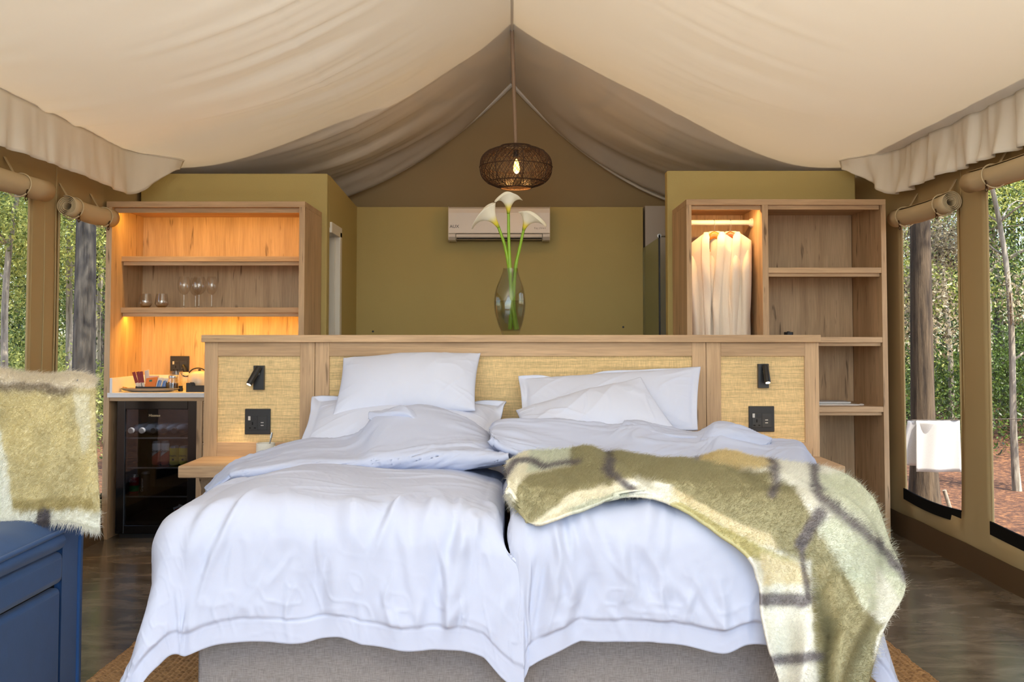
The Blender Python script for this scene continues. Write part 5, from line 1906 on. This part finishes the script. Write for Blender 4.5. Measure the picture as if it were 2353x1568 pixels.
PET = petal_mat()
spadix_m = plain('lily_spadix', lin(240, 196, 40), .6, bump=.4, bscale=400)


def lily(label, pts, neck, yaw, rim, tilt, size):
    """Arum lily: a long smooth stem and one funnel-shaped spathe that flares and curls to a point."""
    path = spline(np.array([P(*q) for q in pts]), 40)
    top = path[-1]
    t = thing('arum_lily', label, 'flower', path[0], 'arum lilies in the vase')
    obj('stem', MB().tube(path, .0072+.0045*np.linspace(1, 0, 40)**1.5, 12), stem_m, t, smooth=80)
    axis = path[-1]-path[-5]
    axis = axis/np.linalg.norm(axis)+np.array(tilt)
    axis /= np.linalg.norm(axis)
    side = np.array([math.cos(yaw), math.sin(yaw), 0])
    side = side-axis*side.dot(axis)
    side /= np.linalg.norm(side)
    oth = np.cross(axis, side)
    nh, na = 30, 56
    h = np.linspace(0, 1, nh)[:, None]
    a = np.linspace(-PI*1.04, PI*1.04, na)[None, :]
    k1, d0, d1, R0 = rim
    R = R0*(1+k1*np.cos(a)+.30*np.cos(2*a)+.06*np.sin(5*a))
    R_ = .0070+.013*h+R*h**2.7+.0012*a/PI
    droop = d0*np.exp(-(a/.75)**2)+d1*np.exp(-((np.abs(a)-PI)/.8)**2)
    H = size*(h*.96-droop*h**5+.05*np.cos(2*a+PI)*h**3)
    g = top+axis*H[..., None]+(side*(R_*np.cos(a))[..., None]+oth*(R_*np.sin(a))[..., None])
    cg = np.array(lin(120, 160, 24)[:3])
    cy = np.array(lin(240, 222, 70)[:3])
    cw = np.array(lin(250, 246, 228)[:3])
    k = np.broadcast_to(h, (nh, na))[..., None]
    col = np.where(k < .22, cg+(cy-cg)*(k/.22), np.where(k < .62, cy+(cw-cy)*sstep(.22, .62, k), cw))
    obj('spathe', MB().grid(g), PET, t, smooth=180, col=col.reshape(-1, 3), solid=.0008)
    obj('spadix', MB().tube(np.array([top+axis*size*f for f in (.25, .45, .62, .70)]), [.004, .006, .005, .002], 12), spadix_m, t, smooth=80)


lily('tallest lily, upright in the middle of the vase under the pendant lamp', [(1186, 758, VY-.01), (1176, 690, VY), (1172, 620, VY), (1169, 540, VY), (1168.5, 492, VY)], 0, .15, (.05, .30, .36, .040), (.0, -.22, 0), .112)
lily('lily leaning left with its tip curling down', [(1172, 757, VY+.01), (1176, 690, VY+.005), (1170, 620, VY+.008), (1160, 565, VY+.0), (1146, 524, VY-.01)], 0, PI-.15, (.66, .42, -.06, .052), (-.22, -.14, 0), .126)
lily('lily leaning right with a broad drooping tip', [(1188, 757, VY+.012), (1180, 700, VY+.015), (1184, 620, VY+.012), (1193, 575, VY+.01), (1203, 530, VY+.0)], 0, -.15, (.55, .34, .10, .046), (.10, -.14, 0), .100)

# ------------------------------------------------------------------ blue sofa
velvet = plain('blue_velvet', lin(16, 66, 120), .8, var=.14, vscale=14, sheen=.15, bump=.06, bscale=260)
SX = -1.55
sofa = thing('sofa', 'blue velvet sofa bed with piped cushions, cut off by the left edge, beside the bed', 'sofa', (-2.0, 3.0, 0))
SL = -2.44


def rbox(x0, x1, y0, y1, z0, z1):
    return MB().box(x0, x1, y0, y1, z0, z1)


# seat cushion with a crowned top
SF, SB = 2.45, 3.45              # front edge and the line where the back rises
ny, nx = 44, 30
yy, xx = np.linspace(SF, SB, ny), np.linspace(SL, SX, nx)
Yg, Xg = np.meshgrid(yy, xx, indexing='ij')
ed = np.minimum(sstep(0, .12, SX-Xg), sstep(0, .12, Yg-SF))
Zt = .580+.050*np.sqrt(ed)+.006*noise(st(Xg*6, Yg*6, 0*Xg), 3)
cu = MB().grid(st(Xg, Yg, Zt))
side_rows = [st(SX+.014*math.sin(PI*k/5)+0*yy, yy, zz+0*yy) for k, zz in enumerate(np.linspace(.580, .528, 6))]
cu.grid(np.array(side_rows))
cu.grid(np.array([st(xx, SF-.014*math.sin(PI*k/5)+0*xx, zz+0*xx) for k, zz in enumerate(np.linspace(.580, .528, 6))]))
cu.box(SL, SX-.004, SF+.004, SB, .524, .54)
seat = obj('seat_cushion', cu, velvet, sofa, smooth=60)
obj('piping', MB().tube([(SL, SF-.005, .582), (SX-.03, SF-.005, .582), (SX+.004, SF+.03, .581), (SX+.006, SF+.5, .581), (SX+.005, SB, .588)], .0085, 10), velvet, seat, smooth=80)
obj('mattress_section', rbox(SL, SX+.004, SF+.03, SB+.012, .408, .518), velvet, sofa, bevel=.024, seg=4, smooth=60)
obj('base_section', rbox(SL, SX, SF+.04, SB, .02, .396), velvet, sofa, bevel=.018, seg=4, smooth=60)
obj('inner_frame', rbox(SL, SX-.03, SF+.06, SB+.05, .03, .52), M['void'], sofa)
zz = np.linspace(.012, 1.085, 26)
prl = [(SB+.012+.09*np.clip((z-.5)/.6, 0, 1)**1.2, z) for z in zz]
pol = [(y, z) for y, z in prl]+[(y+.130-.03*(z > 1.03), z) for y, z in prl[::-1]]
obj('backrest', MB().prism(pol, 'x', SL, SX+.004), velvet, sofa, bevel=.018, seg=4, smooth=50)
obj('back_piping', MB().tube(np.array([(SX+.006, y+.112, z) for y, z in prl]), .008, 8), velvet, sofa, smooth=80)
for x, y in ((SX-.06, SF+.1), (SL+.05, SF+.1), (SX-.06, SB), (SL+.05, SB)):
    obj('foot', MB().cyl((x, y, 0), (x, y, .03), .02, n=12), M['black'], sofa)

# ------------------------------------------------------------------ jute rug under the beds
def jute_mat():
    m, nt, b = new_mat('braided_jute')
    tc = N(nt, 'ShaderNodeTexCoord')
    mp = N(nt, 'ShaderNodeMapping')
    mp.inputs['Scale'].default_value = (26, 60, 1)
    nt.links.new(tc.outputs['Object'], mp.inputs['Vector'])
    n = N(nt, 'ShaderNodeTexNoise', Scale=1.0, Detail=5.0, Roughness=.75)
    nt.links.new(mp.outputs[0], n.inputs['Vector'])
    r = N(nt, 'ShaderNodeValToRGB')
    r.color_ramp.elements[0].position, r.color_ramp.elements[0].color = .32, lin(120, 84, 46)
    r.color_ramp.elements[1].position, r.color_ramp.elements[1].color = .66, lin(214, 168, 112)
    nt.links.new(n.outputs['Fac'], r.inputs[0])
    nt.links.new(r.outputs[0], b.inputs['Base Color'])
    b.inputs['Roughness'].default_value = .95
    bp = N(nt, 'ShaderNodeBump', Strength=.9, Distance=.004)
    nt.links.new(n.outputs['Fac'], bp.inputs['Height'])
    nt.links.new(bp.outputs['Normal'], b.inputs['Normal'])
    return m


pitch = .021
nrow = int(3.08/pitch)
xx = np.linspace(-1.54, 1.54, nrow*6+1)
yy = np.linspace(2.3, 4.22, 200)
Yg, Xg = np.meshgrid(yy, xx, indexing='ij')
wob = .004*noise(st(Xg*3, Yg*4, 0*Xg), 2)
ph = (Xg+wob)/pitch
zr = .0035+.0085*np.abs(np.sin(PI*ph))**.6*(.82+.18*np.sin(Yg*2*PI/.028+np.floor(ph)*1.7+ph*2))
Xe = Xg+np.where(np.abs(Xg) > 1.52, .006*noise(st(Yg*30, Xg, 0*Xg), 4), 0)
rug = obj('jute_rug', MB().grid(st(Xe, Yg, zr)), jute_mat(), None, smooth=180, solid=.003)
tag(rug, 'braided natural jute rug on the concrete floor under the beds', 'rug')


# ------------------------------------------------------------------ rolled window blinds with clips
def roll(side, ya_, yb_, z, lab, near_spiral=True):
    R0 = .056
    WX = WXS[side]
    x = side*(WX-R0-.012)
    t = thing('rolled_blind', lab, 'blind', (x, (ya_+yb_)/2, z), 'rolled canvas blinds')
    turns, n = 4.2, 130
    a = np.linspace(0, turns*2*PI, n)
    r = .020+(R0-.020)*a/a[-1]
    sp = st(0*a, r*np.cos(a+.6), r*np.sin(a+.6))
    g = []
    for k, y in enumerate(np.linspace(ya_, yb_, 12)):
        wv = 1+.02*math.sin(k*1.3)
        yo = y-(.012*(1-a/a[-1]) if k == 0 else 0)*-1
        g.append(st(x+sp[:, 1]*wv, yo+0*a, z+sp[:, 2]*wv-.012*math.sin(PI*k/11)))
    obj('roll', MB().grid(np.array(g)), M['blind'], t, smooth=180, solid=.0025)
    # the far end stays closed by its own turns; two straps with metal clips
    for f in (.14, .80):
        y = ya_+(yb_-ya_)*f
        th = np.linspace(0, 2*PI, 29)[:-1]
        zc = z-.012*math.sin(PI*f)
        rr = R0+.006
        lp_ = st(x+rr*np.cos(th), y+.012*np.sin(th), zc+rr*np.sin(th)*(1.0))
        sr = obj('strap', MB().tube(lp_, .004, 6, closed=True), M['blind'], t, smooth=80)
        up = np.array([(x+side*.02, y-.02, zc+rr), (x+side*(R0+.006), y-.03, zc+.14)])
        obj('hanging_tape', MB().obox((up[0]+up[1])/2, (0, .010, 0), (.002, 0, 0), (up[1]-up[0])/2), M['blind'], sr)
        cz = zc-rr*.80
        cxx = x-side*rr*.62
        obj('clip', MB().tube([(cxx-side*.012, y-.016, cz+.024), (cxx, y, cz), (cxx+side*.010, y+.012, cz-.010)], [.004, .006, .005], 8)
            .tube(st(cxx+side*.012+0*th, y+.022+.013*np.cos(th), cz-.014+.013*np.sin(th)), .0028, 6, closed=True)
            .tube([(cxx, y, cz), (cxx-side*.016, y-.030, cz+.016)], .0030, 6), M['brass'], sr, smooth=80)
    return t


roll(-1, 3.9, 5.30, 2.035, 'rolled canvas blind above the front left mesh window, nearest the sofa')
roll(-1, 5.55, 6.175, 1.995, 'rolled canvas blind with an open spiral end, above the rear left window')
roll(1, 5.46, 6.27, 2.005, 'rolled canvas blind with an open spiral end, above the rear right window')
roll(1, 3.9, 5.25, 2.075, 'rolled canvas blind above the front right mesh window')
# ------------------------------------------------------------------ the two mohair throws
OLIVE, OLIVE_D = np.array(lin(172, 166, 132)[:3]), np.array(lin(150, 142, 110)[:3])
CREAM, CREAM2 = np.array(lin(238, 234, 214)[:3]), np.array(lin(240, 240, 230)[:3])
SAGE, GREY, GOLD = np.array(lin(222, 226, 208)[:3]), np.array(lin(124, 118, 122)[:3]), np.array(lin(222, 206, 160)[:3])
SANDY = np.array(lin(204, 198, 150)[:3])


def seg_dist(p, line):
    line = np.asarray(line, float)
    best = np.full(p.shape[:-1], 1e9)
    for a, b in zip(line[:-1], line[1:]):
        d = b-a
        t = np.clip(((p-a)@d)/(d@d), 0, 1)
        best = np.minimum(best, np.linalg.norm(p-(a+t[..., None]*d), axis=-1))
    return best


def inside(p, poly):
    poly = np.asarray(poly, float)
    x, y = p[..., 0], p[..., 1]
    r = np.zeros(x.shape, bool)
    j = len(poly)-1
    for i in range(len(poly)):
        xi, yi = poly[i]
        xj, yj = poly[j]
        c = ((yi > y) != (yj > y)) & (x < (xj-xi)*(y-yi)/(yj-yi+1e-9)+xi)
        r ^= c
        j = i
    return r


def fuzz(name, g, col, parent, n, length, seed, comb=(0, 0, 0), radius=.00028, edge_only=None, kind='stuff'):
    """Mohair fibres standing out of a woven surface: fine curved hairs in the colour of the yarn below."""
    r = np.random.default_rng(seed)
    h, w = g.shape[:2]
    nn = normals(g)
    # spread by area
    du, dv = np.gradient(g, axis=0), np.gradient(g, axis=1)
    ar = np.linalg.norm(np.cross(du, dv), axis=-1)
    if edge_only is not None:
        ar = ar*edge_only
    cdf = np.cumsum(ar.ravel())
    idx = np.searchsorted(cdf, r.random(n)*cdf[-1])
    i, j = np.clip(idx//w, 0, h-2), np.clip(idx % w, 0, w-2)
    fu, fv = r.random(n)[:, None], r.random(n)[:, None]
    root = (g[i, j]*(1-fu)*(1-fv)+g[i+1, j]*fu*(1-fv)+g[i, j+1]*(1-fu)*fv+g[i+1, j+1]*fu*fv)
    nrm = nn[i, j]
    c = col[i, j]*(.82+.36*r.random((n, 1)))
    rnd = r.normal(size=(n, 3))
    L = length*(.35+.9*r.random((n, 1))**1.5)
    d1 = nrm*.75+rnd*.55+np.asarray(comb)
    d2 = d1*.5+rnd[:, ::-1]*.55+np.asarray(comb)*1.3+np.array([0, 0, -.25])
    d1 /= np.linalg.norm(d1, axis=1, keepdims=True)
    d2 /= np.linalg.norm(d2, axis=1, keepdims=True)
    p = np.stack([root-nrm*.002, root+d1*L*.35, root+d1*L*.6+d2*L*.15, root+d1*L*.7+d2*L*.45], 1)
    p = p-origin_of(parent)
    cu = bpy.data.hair_curves.new(name)
    cu.add_curves([4]*n)
    cu.attributes['position'].data.foreach_set('vector', p.reshape(-1).astype(np.float32))
    rad = cu.attributes.get('radius') or cu.attributes.new('radius', 'FLOAT', 'POINT')
    rad.data.foreach_set('value', np.tile(np.array([1, .9, .6, .2], np.float32)*radius, n))
    ca = cu.attributes.new('dye', 'FLOAT_COLOR', 'CURVE')
    c4 = np.ones((n, 4), np.float32)
    c4[:, :3] = np.clip(c, 0, 1)
    ca.data.foreach_set('color', c4.ravel())
    cu.materials.append(M['fibre'])
    o = bpy.data.objects.new(name, cu)
    C.objects.link(o)
    o.parent = parent
    o['kind'] = kind
    return o


def fibre_mat():
    m, nt, b = new_mat('mohair_fibre')
    at = N(nt, 'ShaderNodeAttribute', attribute_name='dye')
    nt.links.new(at.outputs['Color'], b.inputs['Base Color'])
    b.inputs['Roughness'].default_value = .8
    b.inputs['Specular IOR Level'].default_value = .1
    t = N(nt, 'ShaderNodeBsdfTranslucent')
    nt.links.new(at.outputs['Color'], t.inputs['Color'])
    ms = N(nt, 'ShaderNodeMixShader', Fac=.45)
    nt.links.new(b.outputs[0], ms.inputs[1])
    nt.links.new(t.outputs[0], ms.inputs[2])
    nt.links.new(ms.outputs[0], nt.nodes['Material Output'].inputs[0])
    return m


M['fibre'] = fibre_mat()
M['mohair'] = dyed('mohair_weave')


def flip_to_camera(g, n):
    s = ((np.array([0, 0, EYE+1.0])-g)*n).sum(-1)
    return -1.0 if (s < 0).mean() > .5 else 1.0


def lay_over(g, under, gap):
    """Lift every point of a cloth grid that lies in or under another cloth until it rests a little above it."""
    from mathutils.bvhtree import BVHTree
    me = under.data
    n = len(me.vertices)
    co = np.empty(n*3, np.float32)
    me.vertices.foreach_get('co', co)
    tree_ = BVHTree.FromPolygons(co.reshape(-1, 3).tolist(), [tuple(p.vertices) for p in me.polygons])
    h, w = g.shape[:2]
    reach, dist0, dirs, cores = np.zeros((h, w)), np.zeros((h, w)), np.zeros(g.shape), np.zeros(g.shape)
    for i in range(h):
        for j in range(w):
            p = Vector(g[i, j])
            core = Vector((min(max(p.x, .12), .80), max(p.y, 3.32), .42))
            d = p-core
            L = d.length
            d.normalize()
            o, far = core.copy(), 0.0
            for _ in range(4):
                q, nn, _i, dist = tree_.ray_cast(o, d, 1.0)
                if q is None:
                    break
                far = (q-core).length
                o = q+d*.003
            reach[i, j], dist0[i, j], dirs[i, j], cores[i, j] = far+gap, L, np.array(d), np.array(core)
    for _ in range(3):
        reach[1:-1, 1:-1] = np.max([reach[1:-1, 1:-1], reach[:-2, 1:-1], reach[2:, 1:-1], reach[1:-1, :-2], reach[1:-1, 2:]], axis=0)
    for _ in range(14):
        reach[1:-1, 1:-1] = (reach[1:-1, 1:-1]+reach[:-2, 1:-1]+reach[2:, 1:-1]+reach[1:-1, :-2]+reach[1:-1, 2:])/5
    g = cores+dirs*np.maximum(dist0, reach)[..., None]
    for _ in range(3):
        g[1:-1, 1:-1] = (g[1:-1, 1:-1]*2+g[:-2, 1:-1]+g[2:, 1:-1]+g[1:-1, :-2]+g[1:-1, 2:])/6
    return g


def throw(name, label, ctrl, nu, nv, folds, paint, nf, length, seed, edges, comb=(0, 0, 0), over=None):
    c = np.array([[P(*q) for q in row] for row in ctrl])
    g = spline(spline(c, nu, 0), nv, 1)
    V, U = np.meshgrid(np.linspace(0, 1, nv), np.linspace(0, 1, nu))
    n = normals(g)
    if flip_to_camera(g, n) < 0:
        g, U, V = g[:, ::-1], U[:, ::-1], V[:, ::-1]
        n = normals(g)
    d = folds(U, V, g)
    g = g+n*d[..., None]
    if over is not None:
        g = lay_over(g, over, .018)
    col = paint(pix(g), U, V)
    for _ in range(2):          # yarn colours bleed a little into one another
        c2 = col.copy()
        c2[1:-1, 1:-1] = (col[1:-1, 1:-1]*2+col[:-2, 1:-1]+col[2:, 1:-1]+col[1:-1, :-2]+col[1:-1, 2:])/6
        col = c2
    t = obj(name, MB().grid(g), M['mohair'], None, smooth=180, col=col.reshape(-1, 3), solid=-.010)
    tag(t, label, 'throw', 'mohair throws')
    fuzz('mohair_pile', g, col, t, nf, length, seed, comb)
    # loose fringe along chosen borders
    for k, (sl, out, cnt, ln, down) in enumerate(edges):
        e = np.zeros(g.shape[:2])
        e[sl] = 1
        e[-1, :] = 0 if sl[0] != slice(-3, -1) else e[-1, :]
        f = fuzz('fringe', g, np.clip(col*1.08, 0, 1), t, cnt, ln, seed+5+k, comb=(out[0], out[1], out[2]-down), radius=.00045, edge_only=e)
    return t


# --- throw on the right bed: rows run across the band (front edge first), columns from its left end over to the hanging corner
low = [(1163, 1136, 3.30), (1190, 1188, 3.10), (1236, 1203, 2.97), (1330, 1168, 2.98), (1420, 1145, 3.02), (1500, 1146, 3.02), (1580, 1174, 2.98), (1660, 1232, 2.93), (1726, 1282, 2.89), (1748, 1350, 2.86), (1755, 1430, 2.845), (1772, 1510, 2.84), (1800, 1590, 2.84), (1840, 1680, 2.85)]
upp = [(1166, 1062, 3.92), (1212, 1040, 3.98), (1290, 1035, 4.00), (1390, 1037, 4.00), (1490, 1054, 3.96), (1580, 1054, 3.98), (1690, 1047, 4.02), (1805, 1062, 3.90), (1930, 1082, 3.62), (2006, 1146, 3.34), (2046, 1252, 3.12), (2082, 1346, 2.96), (2030, 1452, 2.84), (1985, 1600, 2.80)]
low = [(a, b, c-(.04 if 0 < i < 9 else 0)) for i, (a, b, c) in enumerate(low)]
rows = []
K = 9
hump = [.012, .012, .010, .006, 0, 0, 0, 0, 0, 0, 0, 0, 0, 0]
for k in range(K):
    f = k/(K-1)
    row = []
    for i, (a, b) in enumerate(zip(low, upp)):
        px, py, d = [a[j]+(b[j]-a[j])*f for j in range(3)]
        s = math.sin(PI*f)
        if i < 8:      # lying on the duvet: depth follows the bed's top instead of the chord
            zb = .830-.02*f
            de = (1.254-zb)*F/max(py-775, 60)
            d = d*.35+.65*min(max(de, 2.93), 4.05) if 0 < k < K-1 else d
            d = d-.02*s
        else:
            d = d-.085*s
        row.append((px, py, d))
    rows.append(row)


def folds_bed(U, V, g):
    uv = V*13        # station along the band
    f = U
    d = .012*noise(st(uv*1.1, f*3, 0*f), 5)+.006*noise(st(uv*3, f*6, 0*f), 6)
    # long valley that runs from the top edge down into the hanging corner
    c = np.interp(uv, [4.4, 5.5, 6.5, 7.5, 8.5, 9.5, 11, 13], [1.1, .90, .74, .60, .50, .44, .42, .40])
    d = d-.046*np.exp(-((f-c)/.050)**2)*sstep(4.4, 6.0, uv)+.030*np.exp(-((f-c-.11)/.075)**2)*sstep(4.6, 6.2, uv)+.018*np.exp(-((f-c+.13)/.09)**2)*sstep(4.6, 6.5, uv)
    # crumple where the left part doubles over
    c2 = np.interp(f, [0, .5, 1], [5.0, 3.9, 2.7])
    d = d-.030*np.exp(-((uv-c2-.25)/.16)**2)*sstep(.15, .4, f)+.030*np.exp(-((uv-c2+.22)/.30)**2)*sstep(.2, .5, f)
    # soft pleats in the hanging part
    hang = sstep(8, 9.5, uv)
    d = d+hang*.016*np.sin(f*2*PI*2.6+.7+uv*.25)*(.5+.5*f)
    d = d+.012*noise(st(uv*.9, f*7, 0*f), 9)*hang
    edge = np.minimum(sstep(0, .05, f), sstep(0, .05, 1-f))
    return d*(.25+.75*edge)


def paint_bed(p, U, V):
    p = p+3*np.stack([noise(st(p[..., 0]*.05, p[..., 1]*.05, 0*U), 3), noise(st(p[..., 0]*.05, p[..., 1]*.05, 0*U), 4)], -1)
    col = np.empty(U.shape+(3,))
    col[:] = CREAM
    def area(poly, c):
        col[inside(p, poly)] = c
    def stripe(line, w, c):
        d = seg_dist(p, line)
        k = (sstep(w*.5+4, w*.5-4, d)*.92)[..., None]
        col[:] = col*(1-k)+c*k
    # base fields
    area([(1640, 1000), (2200, 1000), (2200, 1700), (1640, 1700)], CREAM2)
    area([(1880, 1090), (1990, 1090), (2090, 1330), (2082, 1400), (1985, 1262), (1900, 1170)], SAGE)
    area([(1868, 1195), (1930, 1190), (2010, 1290), (2010, 1400), (1985, 1420), (1930, 1320)], SAGE)
    area([(1100, 1000), (1420, 1000), (1400, 1060), (1250, 1085), (1150, 1100)], SAGE*.95)
    area([(1140, 1040), (1215, 1035), (1210, 1080), (1190, 1140), (1150, 1130)], CREAM)
    # olive fields
    area([(1215, 1095), (1330, 1072), (1440, 1092), (1405, 1115), (1320, 1130), (1255, 1180), (1225, 1205), (1180, 1195), (1185, 1120)], OLIVE)
    area([(1310, 1020), (1450, 1030), (1440, 1072), (1400, 1110), (1310, 1090)], OLIVE)
    area([(1380, 1030), (1520, 1050), (1620, 1060), (1700, 1080), (1790, 1140), (1830, 1220), (1840, 1290), (1760, 1250), (1700, 1208), (1600, 1158), (1510, 1105), (1420, 1095)], OLIVE)
    area([(1300, 1170), (1420, 1130), (1452, 1124), (1430, 1160), (1340, 1185)], SAGE*.86)
    area([(1420, 1098), (1505, 1106), (1545, 1118), (1540, 1145), (1450, 1140)], CREAM2)
    area([(1540, 1118), (1600, 1150), (1700, 1206), (1770, 1226), (1790, 1260), (1740, 1250), (1640, 1195), (1560, 1148)], GOLD*.6+CREAM*.4)
    area([(1560, 1150), (1640, 1198), (1750, 1256), (1830, 1290), (1850, 1330), (1760, 1300), (1640, 1232), (1540, 1160)], SANDY)
    area([(1575, 1030), (1740, 1030), (1790, 1075), (1700, 1080), (1600, 1062)], GOLD)
    area([(1690, 1082), (1770, 1085), (1830, 1130), (1880, 1210), (1880, 1290), (1835, 1290), (1800, 1180), (1750, 1120)], OLIVE*.95)
    area([(1745, 1270), (1850, 1300), (1860, 1345), (1755, 1345)], GOLD*.5+CREAM*.5)
    area([(1862, 1255), (1890, 1230), (1935, 1310), (1985, 1400), (2030, 1440), (2010, 1475), (2010, 1700), (1890, 1700), (1868, 1450)], OLIVE)
    area([(1872, 1300), (1905, 1290), (1930, 1420), (1890, 1420)], OLIVE*.75+GOLD*.25)
    # grey lines
    stripe([(1156, 1110), (1180, 1068), (1215, 1062), (1250, 1076), (1330, 1062)], 12, GREY)
    stripe([(1390, 1080), (1420, 1098), (1452, 1125)], 16, GREY*.9)
    stripe([(1400, 1050), (1405, 1092)], 22, GREY*.8)
    stripe([(1562, 1040), (1590, 1040), (1600, 1052)], 20, np.array(lin(150, 150, 164)[:3]))
    stripe([(1772, 1062), (1784, 1105), (1776, 1135)], 20, GREY)
    stripe([(1868, 1074), (1872, 1120), (1892, 1150), (1980, 1220), (2040, 1280), (2085, 1330)], 22, GREY)
    stripe([(1882, 1185), (1858, 1220), (1840, 1250)], 32, GREY)
    stripe([(1740, 1378), (1850, 1382)], 30, GREY)
    stripe([(1838, 1255), (1846, 1320), (1858, 1372)], 12, GREY*.9)
    stripe([(1768, 1520), (1880, 1512)], 24, GREY)
    return np.clip(col, 0, 1)


NU, NV = 130, 340
edges_b = [((slice(1, 3), slice(0, 26)), (-.4, -.5, -.6), 500, .03, .2),
           ((slice(-3, -1), slice(200, 339)), (.8, -.2, -.4), 2600, .035, .3)]
throw('plaid_throw', 'olive, cream and grey plaid mohair throw spilling over the right bed corner', rows, NU, NV, folds_bed, paint_bed, 120000, .022, 5, edges_b, comb=(.12, -.1, -.15), over=duv_r)

# --- throw over the sofa's back
xs = [-90, -40, 10, 60, 110, 160, 196, 218]
sh = []
for (f, y, d) in [('b', 980, 3.73), ('b', 890, 3.73), ('t', 866, 3.68), ('t', 853, 3.61), ('t', 868, 3.545), ('t', 905, 3.515), ('t', 1000, 3.475), ('t', 1090, 3.435), ('t', 1160, 3.42), ('t', 1198, 3.405)]:
    row = []
    for px in xs:
        yy_ = y+(px+40)*.05+(max(0, px-180)**1.5*.03 if y < 900 else 0)+(10*math.sin(px*.035) if y > 1180 else 0)
        row.append((px+(y-860)*.028*(px > 150), yy_, d))
    sh.append(row)


def folds_sofa(U, V, g):
    return .012*noise(st(U*3, V*4, 0*U), 15)+.006*noise(st(U*8, V*8, 0*U), 16)


def paint_sofa(p, U, V):
    p = p+5*np.stack([noise(st(p[..., 0]*.06, p[..., 1]*.06, 0*U), 13), noise(st(p[..., 0]*.06, p[..., 1]*.06, 0*U), 14)], -1)
    col = np.empty(U.shape+(3,))
    col[:] = np.array(lin(224, 214, 172)[:3])
    k = noise(st(p[..., 0]*.03, p[..., 1]*.02, 0*U), 17)[..., None]
    col = col*(1+.10*k)
    top = p[..., 1] < 880+(p[..., 0]+40)*.05
    col[top] = np.array(lin(232, 224, 206)[:3])
    d = np.abs(p[..., 1]-(886+(p[..., 0]+40)*.055))
    w = (sstep(13, 6, d)*.75*sstep(190, 150, p[..., 0]))[..., None]
    col = col*(1-w)+np.array(lin(140, 126, 118)[:3])*w
    col[inside(p, [(168, 905), (205, 905), (210, 1010), (190, 1040), (182, 1000)])] = CREAM
    col[inside(p, [(-200, 960), (2, 985), (18, 1080), (32, 1170), (20, 1300), (-200, 1300)])] = CREAM2
    col[p[..., 1] > 1168+(p[..., 0])*.02] = CREAM2
    col[inside(p, [(86, 1165), (112, 1165), (122, 1240), (82, 1240)])] = GREY*.8
    col[inside(p, [(30, 1148), (215, 1140), (215, 1168), (30, 1172)])] = np.array(lin(198, 184, 134)[:3])
    return np.clip(col, 0, 1)


edges_s = [((slice(-3, -1), slice(0, 219)), (.1, -.3, -.8), 1800, .03, .3), ((slice(30, 109), slice(216, 219)), (.6, -.1, -.2), 350, .016, .2)]
throw('sofa_throw', 'cream and olive mohair throw with a fringe, draped over the blue sofa back', sh, 110, 220, folds_sofa, paint_sofa, 60000, .028, 25, edges_s, comb=(.15, -.05, -.2))
